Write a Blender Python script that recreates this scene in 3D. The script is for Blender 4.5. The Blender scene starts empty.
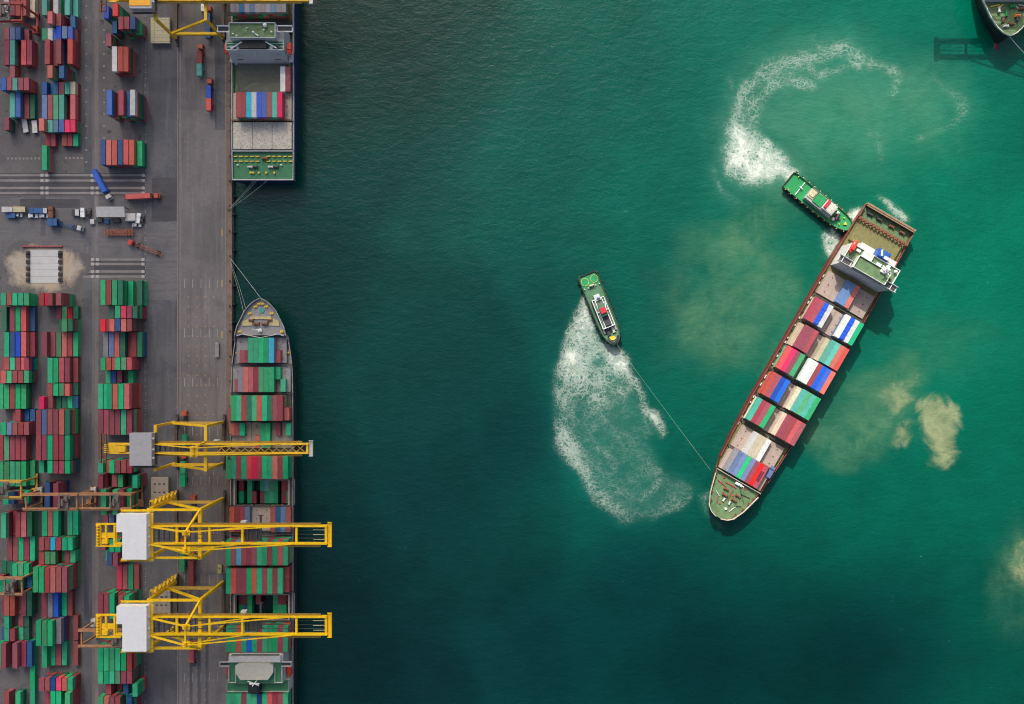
import bpy, bmesh, math, random
import numpy as np
from mathutils import Vector, Matrix
R = math.radians
random.seed(7); rng = np.random.default_rng(7)
scn = bpy.context.scene
COL = scn.collection
# ------------------------------------------------------------------ camera, sky, sun, exposure
H = 420.0                                   # flying height of the camera above the quay
cam = bpy.data.cameras.new('camera'); cam.sensor_width = 36; cam.lens = 36 * H / 512
cam.clip_start = 1; cam.clip_end = 12000
camo = bpy.data.objects.new('camera', cam); COL.objects.link(camo); camo.location = (0, 0, H)
scn.camera = camo
SUN = Vector((-.19, .74, .65)).normalized()
el = math.asin(SUN.z); az = math.atan2(SUN.x, SUN.y)
wd = bpy.data.worlds.new('World'); scn.world = wd; wd.use_nodes = True
wn = wd.node_tree; bg = wn.nodes['Background']
sky = wn.nodes.new('ShaderNodeTexSky'); sky.sky_type = 'NISHITA'; sky.sun_disc = False
sky.sun_elevation = el; sky.sun_rotation = az; sky.air_density = .8; sky.dust_density = 6.0; sky.ozone_density = .4
wn.links.new(sky.outputs[0], bg.inputs[0]); bg.inputs[1].default_value = .13
sl = bpy.data.lights.new('sun', 'SUN'); sl.energy = 3.5; sl.angle = R(.6); sl.color = (1, .95, .87)
so = bpy.data.objects.new('sun', sl); COL.objects.link(so)
so.rotation_euler = SUN.to_track_quat('Z', 'Y').to_euler(); so.location = SUN * 900
scn.view_settings.view_transform = 'Standard'; scn.view_settings.look = 'None'
scn.view_settings.exposure = 0.28; scn.view_settings.gamma = 1
scn.render.engine = 'CYCLES'; scn.cycles.max_bounces = 5; scn.cycles.transparent_max_bounces = 8; scn.cycles.filter_width = 1.1

# ------------------------------------------------------------------ helpers
def W(px, py, z=0.0):
    "metres of the point that stands at height z under a place read off the aerial plan (2 px = 1 m at z = 0)"
    f = (H - z) / H
    return Vector(((px - 512) / 2 * f, (352 - py) / 2 * f, z))
def gx(px): return (px - 512) / 2
def gy(py): return (352 - py) / 2

class MB:
    def __init__(s): s.v = []; s.f = []; s.m = []
    def add(s, vs, fs, mi=0):
        n = len(s.v); s.v += [tuple(p) for p in vs]
        for f in fs: s.f.append([i + n for i in f]); s.m.append(mi)
        return s
    def box(s, x0, x1, y0, y1, z0, z1, mi=0, M=None):
        vs = [(x, y, z) for z in (z0, z1) for y in (y0, y1) for x in (x0, x1)]
        if M is not None: vs = [M @ Vector(p) for p in vs]
        return s.add(vs, [(0, 2, 3, 1), (4, 5, 7, 6), (0, 1, 5, 4), (2, 6, 7, 3), (0, 4, 6, 2), (1, 3, 7, 5)], mi)
    def cbox(s, c, d, mi=0):
        return s.box(c[0] - d[0] / 2, c[0] + d[0] / 2, c[1] - d[1] / 2, c[1] + d[1] / 2, c[2] - d[2] / 2, c[2] + d[2] / 2, mi)
    def bar(s, p, q, w, h=None, mi=0):
        p = Vector(p); q = Vector(q); d = q - p; L = d.length; d.normalize(); h = h or w
        up = Vector((0, 0, 1)) if abs(d.z) < .99 else Vector((0, 1, 0))
        a = d.cross(up).normalized(); b = a.cross(d).normalized()
        M = Matrix((a, d, b)).transposed().to_4x4(); M.translation = p
        return s.box(-w / 2, w / 2, 0, L, -h / 2, h / 2, mi, M)
    def tube(s, pts, r, n=6, mi=0):
        pts = [Vector(p) for p in pts]; rings = []
        for i, p in enumerate(pts):
            d = (pts[min(i + 1, len(pts) - 1)] - pts[max(i - 1, 0)]).normalized()
            up = Vector((0, 0, 1)) if abs(d.z) < .95 else Vector((1, 0, 0))
            a = d.cross(up).normalized(); b = a.cross(d)
            rings.append([p + a * (r * math.cos(t)) + b * (r * math.sin(t)) for t in [2 * math.pi * k / n for k in range(n)]])
        vs = [p for r_ in rings for p in r_]; fs = []
        for i in range(len(pts) - 1):
            for k in range(n):
                fs.append((i * n + k, i * n + (k + 1) % n, (i + 1) * n + (k + 1) % n, (i + 1) * n + k))
        fs.append(tuple(range(n))[::-1]); fs.append(tuple(range((len(pts) - 1) * n, len(pts) * n)))
        return s.add(vs, fs, mi)
    def cyl(s, c, r, h, n=12, mi=0, r2=None, axis='z'):
        r2 = r if r2 is None else r2; vs = []
        for z, rr in ((0, r), (h, r2)):
            for k in range(n):
                t = 2 * math.pi * k / n; a, b = rr * math.cos(t), rr * math.sin(t)
                vs.append({'z': (c[0] + a, c[1] + b, c[2] + z), 'y': (c[0] + a, c[1] + z, c[2] + b), 'x': (c[0] + z, c[1] + a, c[2] + b)}[axis])
        fs = [(k, (k + 1) % n, n + (k + 1) % n, n + k) for k in range(n)] + [tuple(range(n))[::-1], tuple(range(n, 2 * n))]
        return s.add(vs, fs, mi)
    def torus(s, c, R_, r, n=16, m=6, mi=0, axis='z'):
        vs = []; fs = []
        for i in range(n):
            t = 2 * math.pi * i / n
            for j in range(m):
                u = 2 * math.pi * j / m; q = R_ + r * math.cos(u)
                a, b, d = q * math.cos(t), q * math.sin(t), r * math.sin(u)
                vs.append({'z': (c[0] + a, c[1] + b, c[2] + d), 'y': (c[0] + a, c[1] + d, c[2] + b), 'x': (c[0] + d, c[1] + a, c[2] + b)}[axis])
        for i in range(n):
            for j in range(m):
                fs.append((i * m + j, ((i + 1) % n) * m + j, ((i + 1) % n) * m + (j + 1) % m, i * m + (j + 1) % m))
        return s.add(vs, fs, mi)
    def ball(s, c, r, sx=1, sy=1, sz=1, n=10, m=6, mi=0):
        vs = []; fs = []
        for j in range(m + 1):
            ph = math.pi * j / m
            for i in range(n):
                t = 2 * math.pi * i / n
                vs.append((c[0] + r * sx * math.sin(ph) * math.cos(t), c[1] + r * sy * math.sin(ph) * math.sin(t), c[2] + r * sz * math.cos(ph)))
        for j in range(m):
            for i in range(n): fs.append((j * n + i, (j + 1) * n + i, (j + 1) * n + (i + 1) % n, j * n + (i + 1) % n))
        return s.add(vs, fs, mi)
    def prism(s, pts, z0, z1, mi=0):
        n = len(pts); vs = [(p[0], p[1], z0) for p in pts] + [(p[0], p[1], z1) for p in pts]
        fs = [tuple(range(n))[::-1], tuple(range(n, 2 * n))] + [(k, (k + 1) % n, n + (k + 1) % n, n + k) for k in range(n)]
        return s.add(vs, fs, mi)
    def build(s, name, mats, parent=None, smooth=False):
        me = bpy.data.meshes.new(name); me.from_pydata(s.v, [], s.f)
        mats = mats if isinstance(mats, (list, tuple)) else [mats]
        for m in mats: me.materials.append(m)
        if len(mats) > 1: me.polygons.foreach_set('material_index', s.m)
        bm = bmesh.new(); bm.from_mesh(me); bmesh.ops.recalc_face_normals(bm, faces=bm.faces); bm.to_mesh(me); bm.free()
        if smooth: me.polygons.foreach_set('use_smooth', [True] * len(me.polygons))
        o = bpy.data.objects.new(name, me); COL.objects.link(o)
        if parent is not None: o.parent = parent
        return o

def tag(o, label=None, cat=None, group=None, kind=None):
    if label: o['label'] = label
    if cat: o['category'] = cat
    if group: o['group'] = group
    if kind: o['kind'] = kind
    return o
def empty(name, loc, rz, label, cat, group=None):
    o = bpy.data.objects.new(name, None); COL.objects.link(o); o.empty_display_size = .5
    o.location = loc; o.rotation_euler = (0, 0, rz)
    return tag(o, label, cat, group)
def struct(o): o['kind'] = 'structure'; return o
def copy_tree(o, parent=None):
    c = o.copy(); COL.objects.link(c)
    if parent is not None: c.parent = parent
    for ch in list(o.children): copy_tree(ch, c)
    return c

# ------------------------------------------------------------------ materials
def nd(t, typ, **kw):
    n = t.nodes.new(typ)
    for k, v in kw.items(): setattr(n, k, v)
    return n
def lin(c): return c
def mix(t, fac, a, b, blend='MIX'):
    m = nd(t, 'ShaderNodeMix', data_type='RGBA', blend_type=blend)
    for i, v in ((0, fac), (6, a), (7, b)):
        if hasattr(v, 'is_output'): t.links.new(v, m.inputs[i])
        elif i == 0: m.inputs[0].default_value = v
        else: m.inputs[i].default_value = (*v[:3], 1)
    return m.outputs[2]
def mth(t, op, a, b=None, c=None, clamp=False):
    m = nd(t, 'ShaderNodeMath', operation=op, use_clamp=clamp)
    for i, v in enumerate((a, b, c)):
        if v is None: continue
        if hasattr(v, 'is_output'): t.links.new(v, m.inputs[i])
        else: m.inputs[i].default_value = v
    return m.outputs[0]
def noise(t, vec, scale, detail=4, rough=.55, dist=0, w=None):
    n = nd(t, 'ShaderNodeTexNoise'); n.inputs['Scale'].default_value = scale; n.inputs['Detail'].default_value = detail
    n.inputs['Roughness'].default_value = rough; n.inputs['Distortion'].default_value = dist
    if vec is not None: t.links.new(vec, n.inputs['Vector'])
    return n.outputs[0]
def mapr(t, v, a, b, c=0., d=1., smooth=False):
    m = nd(t, 'ShaderNodeMapRange', interpolation_type='SMOOTHSTEP' if smooth else 'LINEAR')
    t.links.new(v, m.inputs[0])
    for i, x in enumerate((a, b, c, d)): 
        if hasattr(x, 'is_output'): t.links.new(x, m.inputs[1 + i])
        else: m.inputs[1 + i].default_value = x
    return m.outputs[0]
def base(name):
    m = bpy.data.materials.new(name); m.use_nodes = True; t = m.node_tree
    return m, t, t.nodes['Principled BSDF']
def coords(t, scale=(1, 1, 1), world=False):
    g = nd(t, 'ShaderNodeNewGeometry') if world else nd(t, 'ShaderNodeTexCoord')
    o = g.outputs['Position'] if world else g.outputs['Object']
    if scale != (1, 1, 1):
        mp = nd(t, 'ShaderNodeMapping'); mp.inputs['Scale'].default_value = scale; t.links.new(o, mp.inputs[0]); o = mp.outputs[0]
    return o
def paint(name, col, rough=.5, var=.25, dirt=.25, dirtcol=(.12, .09, .07), scale=.6, per_object=False, metal=0):
    "weathered paint: brightness varies, dirt collects in patches with a shape of their own"
    m, t, b = base(name); v = coords(t, world=True)
    n1 = noise(t, v, scale, 5, .65); n2 = noise(t, v, scale * 4.3, 4, .6)
    c = mix(t, mapr(t, n1, .3, .7), tuple(x * (1 - var) for x in col), tuple(min(1, x * (1 + var)) for x in col))
    if per_object:
        oi = nd(t, 'ShaderNodeObjectInfo'); at = nd(t, 'ShaderNodeAttribute', attribute_name='tint')
        rnd = mth(t, 'FRACT', mth(t, 'ADD', oi.outputs['Random'], at.outputs['Fac']))
        hs = nd(t, 'ShaderNodeHueSaturation'); t.links.new(c, hs.inputs['Color'])
        t.links.new(mapr(t, rnd, 0, 1, .485, .515), hs.inputs['Hue'])
        t.links.new(mapr(t, mth(t, 'FRACT', mth(t, 'MULTIPLY', rnd, 7.31)), 0, 1, .88, 1.06), hs.inputs['Saturation'])
        t.links.new(mapr(t, mth(t, 'FRACT', mth(t, 'MULTIPLY', rnd, 3.77)), 0, 1, .74, 1.18), hs.inputs['Value'])
        c = hs.outputs[0]
    if dirt: c = mix(t, mth(t, 'MULTIPLY', mapr(t, n2, .52, .8), dirt * 2, clamp=True), c, dirtcol)
    t.links.new(c, b.inputs['Base Color']); b.inputs['Roughness'].default_value = rough; b.inputs['Metallic'].default_value = metal
    return m
def wear(name, cols, scales=(.02, .11, .7), rough=.85, streak=None, spots=.0):
    "pavement: two or three tones of the same surface mixed by noise, tyre streaks along y or x"
    m, t, b = base(name); v = coords(t, world=True)
    n1 = noise(t, v, scales[0], 6, .6, .6); n2 = noise(t, v, scales[1], 5, .65, .3); n3 = noise(t, v, scales[2], 3, .7)
    c = mix(t, mapr(t, n1, .35, .65), cols[0], cols[1])
    c = mix(t, mapr(t, n2, .5, .75, 0, .65), c, cols[2])
    if streak:
        sv = coords(t, streak, world=True); n4 = noise(t, sv, 1, 4, .7, .2)
        c = mix(t, mapr(t, n4, .5, .72, 0, .55), c, tuple(x * .55 for x in cols[0]))
        c = mix(t, mapr(t, noise(t, sv, 2.3, 3, .6), .56, .8, 0, .4), c, tuple(min(1, x * 1.7) for x in cols[1]))
    c = mix(t, mapr(t, n3, .25, .75, 0, .5), c, tuple(x * .7 for x in cols[0]))
    if spots: c = mix(t, mapr(t, noise(t, v, .33, 2, .5), .62, .74, 0, spots), c, (.03, .03, .032))
    t.links.new(c, b.inputs['Base Color']); b.inputs['Roughness'].default_value = rough
    b.inputs['Specular IOR Level'].default_value = .25
    return m

CC = dict(G=(.004, .41, .17), g=(.07, .30, .14), V=(.012, .15, .08), M=(.30, .05, .068), R=(.72, .022, .075), O=(.55, .10, .085),
          B=(.006, .085, .50), D=(.008, .08, .23), S=(.11, .19, .36), T=(.07, .40, .31), C=(.01, .36, .52), W=(.60, .62, .60),
          Y=(.56, .49, .36), A=(.22, .22, .25))
CNAME = dict(G='green', g='faded green', V='dark green', M='dull maroon', R='bright red', O='brick red', B='bright blue', D='navy blue',
             S='steel blue', T='pale teal', C='cyan', W='white', Y='cream', A='grey')
CM = {k: paint('container_' + CNAME[k].replace(' ', '_'), c, .6, .14, .22, scale=.45, per_object=True) for k, c in CC.items()}
CKEYS = list(CM)
YEL = paint('crane_yellow', (.94, .58, .005), .45, .12, .22, (.22, .11, .03))
YEL_OLD = paint('crane_yellow_faded', (.84, .52, .018), .5, .2, .25, (.2, .11, .05))
RTGC = paint('gantry_rust_orange', (.42, .21, .10), .6, .25, .35)
RTGY = paint('gantry_ochre', (.58, .35, .05), .6, .2, .3)
RTGR = paint('gantry_red', (.36, .045, .035), .55, .2, .25)
WHITE = paint('white_paint', (.80, .82, .82), .5, .04, .06, (.3, .27, .22))
WHITE2 = paint('greyed_white_paint', (.56, .56, .55), .55, .10, .28, (.3, .27, .22))
HOUSE_GREY = paint('house_grey_paint', (.40, .40, .42), .55, .08, .2)
ORANGE = paint('orange_paint', (.85, .22, .02), .5, .12, .1)
LIFE = paint('lifeboat_orange_red', (.68, .05, .03), .4, .12, .08)
REDP = paint('red_paint', (.50, .03, .04), .45, .15, .15)
CABRED = paint('cab_red_paint', (.50, .10, .05), .45, .2, .2)
CABBLUE = paint('cab_blue_paint', (.03, .11, .30), .45, .2, .2)
DGREEN = paint('deck_green', (.035, .20, .09), .6, .18, .28, (.10, .09, .06))
DGREEN2 = paint('deck_green_faded', (.10, .20, .085), .65, .28, .8, (.21, .14, .085), .45)
DOLIVE = paint('deck_olive', (.17, .165, .06), .7, .22, .5, (.20, .11, .05))
RUST = paint('rusty_steel', (.20, .085, .045), .75, .3, .5, (.06, .04, .03), 1.2)
DGREY = paint('deck_grey', (.27, .27, .28), .6, .14, .3)
HATCHG = paint('hatch_grey_green', (.085, .095, .072), .65, .22, .5, (.11, .10, .07))
HATCHB = paint('hatch_beige', (.40, .35, .29), .65, .16, .4, (.25, .12, .06), 1.0)
HATCHW = paint('hatch_white_worn', (.50, .49, .43), .65, .18, 1.0, (.33, .21, .10), .35)
STEEL = paint('dark_steel', (.05, .05, .055), .6, .25, .3)
BLACK = paint('black_rubber', (.015, .015, .017), .8, .2, .1)
DARKIN = paint('hold_dark_steel', (.035, .035, .04), .8, .3, .3)
HULLRED = paint('hull_red', (.28, .04, .045), .5, .2, .3)
HULLMAROON = paint('hull_dark_red', (.12, .018, .02), .5, .2, .3)
HULLNAVY = paint('hull_navy', (.010, .024, .085), .45, .2, .15)
HULLGREY = paint('hull_grey', (.022, .03, .034), .5, .2, .25)
HULLBLACK = paint('hull_black', (.014, .017, .022), .5, .2, .2)
HULLGREEN = paint('hull_dark_green', (.015, .08, .05), .5, .2, .2)
BYEL = paint('bollard_yellow', (.72, .50, .05), .55, .15, .2)
PALEY = paint('pale_yellow_steel', (.52, .46, .22), .6, .15, .3)
TOWROPE = paint('tow_rope_green', (.17, .26, .20), .9, .1, 0)
LINED = paint('road_paint_worn', (.27, .25, .23), .8, .2, .5, (.14, .13, .13), 1.5)
ROPE = paint('rope', (.42, .45, .40), .9, .1, 0)
BEIGE = paint('beige_roof', (.52, .52, .43), .6, .08, .2)
GLASS, _t, _b = base('dark_glass'); _b.inputs['Base Color'].default_value = (.01, .014, .018, 1); _b.inputs['Roughness'].default_value = .12
TARP = paint('blue_tarpaulin', (.01, .09, .62), .5, .15, .06, scale=1.5)
TGREEN = paint('tug_green', (.01, .26, .075), .5, .12, .18, (.08, .09, .05))
TGREEN2 = paint('tug_green_worn', (.06, .17, .09), .55, .2, .35, (.15, .12, .08))
LINEW = paint('road_paint_white', (.46, .45, .43), .8, .2, .5, (.14, .13, .13), 1.5)
LINEY = paint('road_paint_yellow', (.55, .36, .06), .8, .2, .4, (.14, .13, .13), 1.5)
LINEO = paint('road_paint_orange', (.50, .28, .10), .8, .2, .3, (.14, .13, .13), 1.5)
M_YARD = wear('yard_paving', [(.128, .122, .126), (.185, .175, .178), (.078, .078, .085)], spots=.6)
M_ROAD = wear('road_asphalt', [(.15, .148, .157), (.21, .205, .21), (.10, .10, .11)], (.03, .09, .8), streak=(.03, .5, 1))
M_LANE = wear('lane_asphalt', [(.096, .10, .114), (.195, .193, .203), (.066, .07, .082)], (.022, .07, .8), streak=(.22, .012, 1))
M_APRON = wear('apron_concrete', [(.165, .155, .157), (.25, .235, .233), (.10, .098, .104)], (.018, .07, .7), streak=(.26, .011, 1))
M_RUN = wear('runway_concrete', [(.19, .175, .17), (.26, .24, .23), (.13, .122, .12)], (.05, .15, 1.2), streak=(.6, .03, 1))
M_STRIPD = wear('crossing_dark_asphalt', [(.082, .083, .092), (.115, .113, .12), (.06, .06, .07)], (.05, .2, .9), streak=(.03, .6, 1))
M_STRIPL = wear('crossing_concrete', [(.25, .23, .225), (.32, .30, .29), (.16, .15, .15)], (.05, .2, .9), streak=(.03, .8, 1))
M_EDGE = wear('quay_edge_concrete', [(.20, .14, .11), (.28, .20, .155), (.10, .075, .06)], (.05, .2, 1.1), spots=.8)
M_PAD = wear('concrete_pad', [(.60, .61, .61), (.68, .68, .67), (.48, .48, .48)], (.06, .22, 1.2))
M_SAND, t, b = base('sand')
v = coords(t, world=True)
sg = nd(t, 'ShaderNodeVectorMath', operation='SUBTRACT'); t.links.new(v, sg.inputs[0]); sg.inputs[1].default_value = (gx(44), gy(268), 0)
sq = nd(t, 'ShaderNodeVectorMath', operation='MULTIPLY'); t.links.new(sg.outputs[0], sq.inputs[0]); sq.inputs[1].default_value = (1 / 20.5, 1 / 12.5, 0)
sl_ = nd(t, 'ShaderNodeVectorMath', operation='LENGTH'); t.links.new(sq.outputs[0], sl_.inputs[0])
ed = mapr(t, mth(t, 'ADD', sl_.outputs['Value'], mth(t, 'MULTIPLY', mth(t, 'SUBTRACT', noise(t, v, .12, 6, .7, .5), .5), 1.3)), .62, 1.12, 1, 0, True)
sc_ = mix(t, mapr(t, noise(t, v, .16, 5, .65, .4), .32, .68), (.50, .38, .27), (.44, .41, .36))
sc_ = mix(t, mapr(t, noise(t, v, .6, 4, .7), .5, .75, 0, .5), sc_, (.22, .18, .14))
t.links.new(mix(t, ed, (.125, .118, .122), sc_), b.inputs['Base Color']); b.inputs['Roughness'].default_value = .95

# ------------------------------------------------------------------ water: one sheet, fine where the tugs work, out to the horizon
ZW = -3.0
def seg(P, pts):
    "distance to a polyline and the way along it, 0..1"
    pts = np.array(pts, float); best = np.full(len(P), 1e9); tt = np.zeros(len(P))
    for i in range(len(pts) - 1):
        a, b = pts[i], pts[i + 1]; d = b - a
        u = np.clip(((P - a) @ d) / (d @ d), 0, 1); q = np.hypot(*(P - (a + u[:, None] * d)).T)
        k = q < best; best[k] = q[k]; tt[k] = (i + u[k]) / (len(pts) - 1)
    return best, tt
def inside(P, poly):
    poly = np.array(poly, float); r = np.zeros(len(P), bool); n = len(poly); j = n - 1
    for i in range(n):
        (xi, yi), (xj, yj) = poly[i], poly[j]
        c = ((yi > P[:, 1]) != (yj > P[:, 1])) & (P[:, 0] < (xj - xi) * (P[:, 1] - yi) / (yj - yi + 1e-9) + xi)
        r ^= c; j = i
    return r
def sdf(P, poly):
    d, _ = seg(P, list(poly) + [poly[0]]); return np.where(inside(P, poly), d, -d)
def sst(x, a, b): t = np.clip((x - a) / (b - a), 0, 1); return t * t * (3 - 2 * t)

fine = np.arange(-145, 262, .8); far = np.array([300, 380, 520, 800, 1400, 2600, 5000])
xs = np.concatenate([[-200, -160], fine, far]); ys0 = np.arange(-182, 182.1, .8)
ys = np.concatenate([-far[::-1], [-215], ys0, [215], far])
X, Y = np.meshgrid(xs, ys); nx, ny = len(xs), len(ys)
f_ = (H - ZW) / H
P = np.stack([X.ravel() / f_ * 2 + 512, 352 - Y.ravel() / f_ * 2], 1)      # plan coordinates of each grid point
WCOL = [(310, 30, 8, 52, 48), (310, 300, 5, 54, 54), (320, 600, 4, 48, 52), (420, 60, 12, 60, 56), (420, 200, 8, 66, 62), (420, 350, 6, 64, 64), (420, 500, 5, 58, 62), (420, 680, 4, 50, 56),
        (520, 60, 14, 76, 68), (520, 180, 8, 80, 74), (520, 300, 6, 70, 68), (520, 440, 4, 60, 64), (520, 650, 4, 56, 60), (620, 60, 8, 92, 80), (640, 180, 8, 98, 86), (660, 280, 6, 92, 80), (640, 580, 4, 62, 64),
        (600, 460, 8, 94, 86), (640, 450, 8, 96, 84), (690, 400, 4, 96, 80), (720, 60, 6, 104, 88), (700, 180, 14, 104, 88), (760, 250, 20, 110, 88), (850, 140, 26, 120, 94), (850, 30, 4, 112, 92), (930, 40, 0, 112, 92),
        (940, 150, 0, 118, 94), (960, 260, 0, 118, 94), (1000, 200, 0, 112, 90), (960, 350, 2, 116, 92), (1010, 400, 0, 98, 80), (880, 340, 10, 116, 92), (800, 520, 0, 88, 76), (760, 600, 0, 72, 68), (700, 660, 0, 58, 60),
        (860, 520, 0, 98, 82), (930, 520, 0, 98, 80), (860, 640, 0, 62, 62), (920, 640, 0, 66, 64), (980, 620, 0, 86, 74), (1000, 690, 0, 80, 70), (900, 590, 0, 74, 68), (820, 460, 2, 104, 86)]
WC = np.array(WCOL, float)
def s2l(c): c = c / 255; return np.where(c <= .04045, c / 12.92, ((c + .055) / 1.055) ** 2.4)
acc = np.zeros((len(P), 3)); ws = np.zeros(len(P))
for q in WC:
    w_ = 1 / ((P[:, 0] - q[0]) ** 2 + (P[:, 1] - q[1]) ** 2 + 1600) ** 1.6
    acc += w_[:, None] * s2l(q[2:]); ws += w_
tint = acc / ws[:, None]  # the water's own hue, with cloud shade and vignette painted in
cl_ = (1 - sst(P[:, 0], 400, 640))[:, None]
tint = tint * (np.array([.22, .68, .64]) * (1 - cl_) + np.array([1.15, .86, .79]) * cl_)
low_shade = 1 - .40 * np.exp(-((P[:, 0] - 850) / 120) ** 2 - ((P[:, 1] - 668) / 95) ** 2) - .26 * sst(P[:, 1], 500, 650) * (1 - sst(P[:, 0], 700, 960)) * sst(P[:, 0], 420, 560)  # darkening towards the bottom painted into the tint, as vignette and cloud shade
tint = tint * np.stack([low_shade ** 1.2, low_shade, low_shade ** .8], 1)
foam = np.zeros(len(P)); milk = np.zeros(len(P)); silt = np.zeros(len(P)); mud = np.zeros(len(P))
def put(arr, v): np.maximum(arr, v, out=arr)
def vnoise(Q, s, seed):
    g = np.random.default_rng(seed).random((64, 64)); q = Q / s; i = np.floor(q).astype(int); f = q - i; f = f * f * (3 - 2 * f)
    a, b_ = i[:, 0] % 64, i[:, 1] % 64; a1, b1 = (a + 1) % 64, (b_ + 1) % 64
    return (g[a, b_] * (1 - f[:, 0]) + g[a1, b_] * f[:, 0]) * (1 - f[:, 1]) + (g[a, b1] * (1 - f[:, 0]) + g[a1, b1] * f[:, 0]) * f[:, 1] - .5
def fbm(Q, s, seed, o=4): return sum(vnoise(Q, s / 2 ** k, seed + k) / 2 ** k for k in range(o))
PW = P + np.stack([fbm(P, 34, 1), fbm(P, 34, 11)], 1) * 10          # eddies bend every outline
PM = P + np.stack([fbm(P, 60, 21, 5), fbm(P, 60, 31, 5)], 1) * 44
pat = fbm(P, 26, 41, 4) + .5
# the wake the moving tug drew: an outer sweep, an inner edge, churned water between
WK = [(583, 296), (573, 318), (562, 345), (554, 378), (552, 415), (557, 448), (572, 480), (592, 503), (618, 524), (650, 524), (688, 506), (700, 488), (668, 470), (655, 440), (668, 432), (650, 404), (634, 378), (618, 350), (604, 335), (592, 316)]
d = sdf(PW, WK); d0 = sdf(P, WK)
dl, tl = seg(PW, [(583, 300), (573, 325), (565, 352), (562, 385), (563, 420), (570, 450), (585, 482), (605, 506), (628, 518), (655, 516), (690, 500)])
fade = 1 - .50 * sst(tl, .35, .95)
put(foam, np.exp(-(dl / (12 + 3 * tl)) ** 2) * .41 * fade * sst(d, -7, 4) * (.65 + .7 * pat))
put(foam, np.exp(-(dl / 30) ** 2) * .30 * fade * sst(d, -4, 6))
dr, tr = seg(PW, [(608, 340), (624, 362), (642, 390), (656, 414), (668, 432)])
put(foam, np.exp(-(dr / 7) ** 2) * (.50 - .18 * tr) * sst(P[:, 1], 334, 346) * (.6 + .8 * pat))
up = 1 - sst(P[:, 1], 330, 430)
put(foam, sst(d, -2, 7) * (.17 + .42 * up) * (.55 + .9 * pat))
dd, _ = seg(PW, [(575, 395), (600, 412), (590, 436), (612, 462), (604, 486), (640, 500), (660, 480)])
put(foam, np.exp(-(dd / 9) ** 2) * .24 * sst(d, 0, 6))
put(milk, sst(d, -8, 16) * (.34 + .42 * up))
# white churn behind the pushing tug, thrown water round its bow and the ship's stern
ch = [(724, 130), (736, 114), (748, 122), (766, 132), (784, 148), (793, 172), (784, 184), (768, 190), (742, 188), (725, 176), (720, 152)]
d = sdf(PW, ch); put(foam, sst(d, -8, 20) * (.52 + .40 * (fbm(PW, 13, 77, 3) + .5))); put(milk, sst(d, -14, 12) * .9)
for pts, wdt, a in (([(732, 128), (740, 108), (750, 88), (764, 72), (786, 64), (806, 60), (828, 54), (846, 50), (856, 66)], 12, .60), ([(752, 118), (764, 100), (770, 84), (790, 78), (812, 86)], 10, .50),
                    ([(806, 60), (822, 74), (846, 70)], 9, .46), ([(866, 66), (884, 72), (898, 76), (896, 92)], 8, .48), ([(938, 82), (962, 96), (964, 116), (942, 134), (924, 140)], 8, .38), ([(870, 130), (884, 140), (880, 160)], 7, .32),
                    ([(790, 178), (770, 168), (752, 160)], 8, 1.2), ([(716, 170), (722, 190), (740, 200)], 5, .4), ([(728, 78), (735, 95), (725, 90)], 5, .36), ([(815, 48), (812, 40)], 6, .3), ([(745, 140), (752, 116), (760, 96)], 12, .5)):
    dd, _ = seg(PW, pts); put(foam, np.exp(-(dd / wdt) ** 2) * a * .56); put(milk, np.exp(-(dd / (wdt * 2.0)) ** 2) * a * .9)
d = sdf(PM, [(738, 140), (748, 90), (790, 56), (850, 46), (900, 66), (962, 84), (964, 130), (920, 150), (880, 190), (820, 178), (790, 170)])
put(milk, sst(d, -26, 30) * .58)
for poly, a in (([(824, 236), (832, 229), (841, 238), (838, 250), (830, 258), (824, 248)], .86), ([(842, 214), (858, 205), (864, 209), (856, 220), (847, 224)], .86), ([(878, 200), (892, 206), (908, 215), (911, 221), (902, 219), (886, 208)], .72), ([(700, 496), (712, 486), (712, 512), (722, 524)], .35)):
    d = sdf(PW, poly); put(foam, sst(d, -6, 5) * a); put(milk, sst(d, -8, 5) * a)
# sediment: faint wide clouds, and the pale plumes just stirred up
for (cx, cy, rx, ry, a) in ((742, 238, 54, 36, .80), (712, 318, 66, 56, .66), (762, 290, 44, 50, .66), (858, 420, 52, 40, .86), (890, 386, 40, 40, .62), (840, 120, 95, 66, .42), (925, 125, 60, 55, .42), (1018, 575, 30, 44, .7), (800, 190, 66, 44, .44), (930, 350, 80, 60, .28), (690, 260, 40, 46, .40), (852, 450, 36, 24, .6), (780, 350, 30, 40, .4)):
    put(silt, a * np.exp(-(((PM[:, 0] - cx) / rx) ** 2 + ((PM[:, 1] - cy) / ry) ** 2) * 1.0))
for poly, a in (([(914, 404), (930, 397), (948, 402), (962, 410), (966, 424), (958, 440), (958, 454), (944, 466), (930, 464), (936, 452), (924, 440), (918, 420)], 1.), ([(896, 424), (908, 421), (909, 436), (906, 448), (898, 453), (890, 446), (892, 436)], .85), ([(1012, 548), (1020, 540), (1060, 545), (1060, 600), (1018, 590), (1006, 565)], .6), ([(874, 394), (890, 380), (918, 376), (922, 398), (912, 410), (890, 418)], .55)):
    d = sdf(P + (PM - P) * .14, poly); put(mud, sst(d, -11, 12) * a)
me = bpy.data.meshes.new('water')
V = np.stack([X.ravel(), Y.ravel(), np.full(X.size, ZW)], 1)
idx = np.arange(nx * ny).reshape(ny, nx)
F = np.stack([idx[:-1, :-1], idx[:-1, 1:], idx[1:, 1:], idx[1:, :-1]], -1).reshape(-1, 4)
me.vertices.add(len(V)); me.vertices.foreach_set('co', V.ravel())
me.loops.add(F.size); me.loops.foreach_set('vertex_index', F.ravel())
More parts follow.
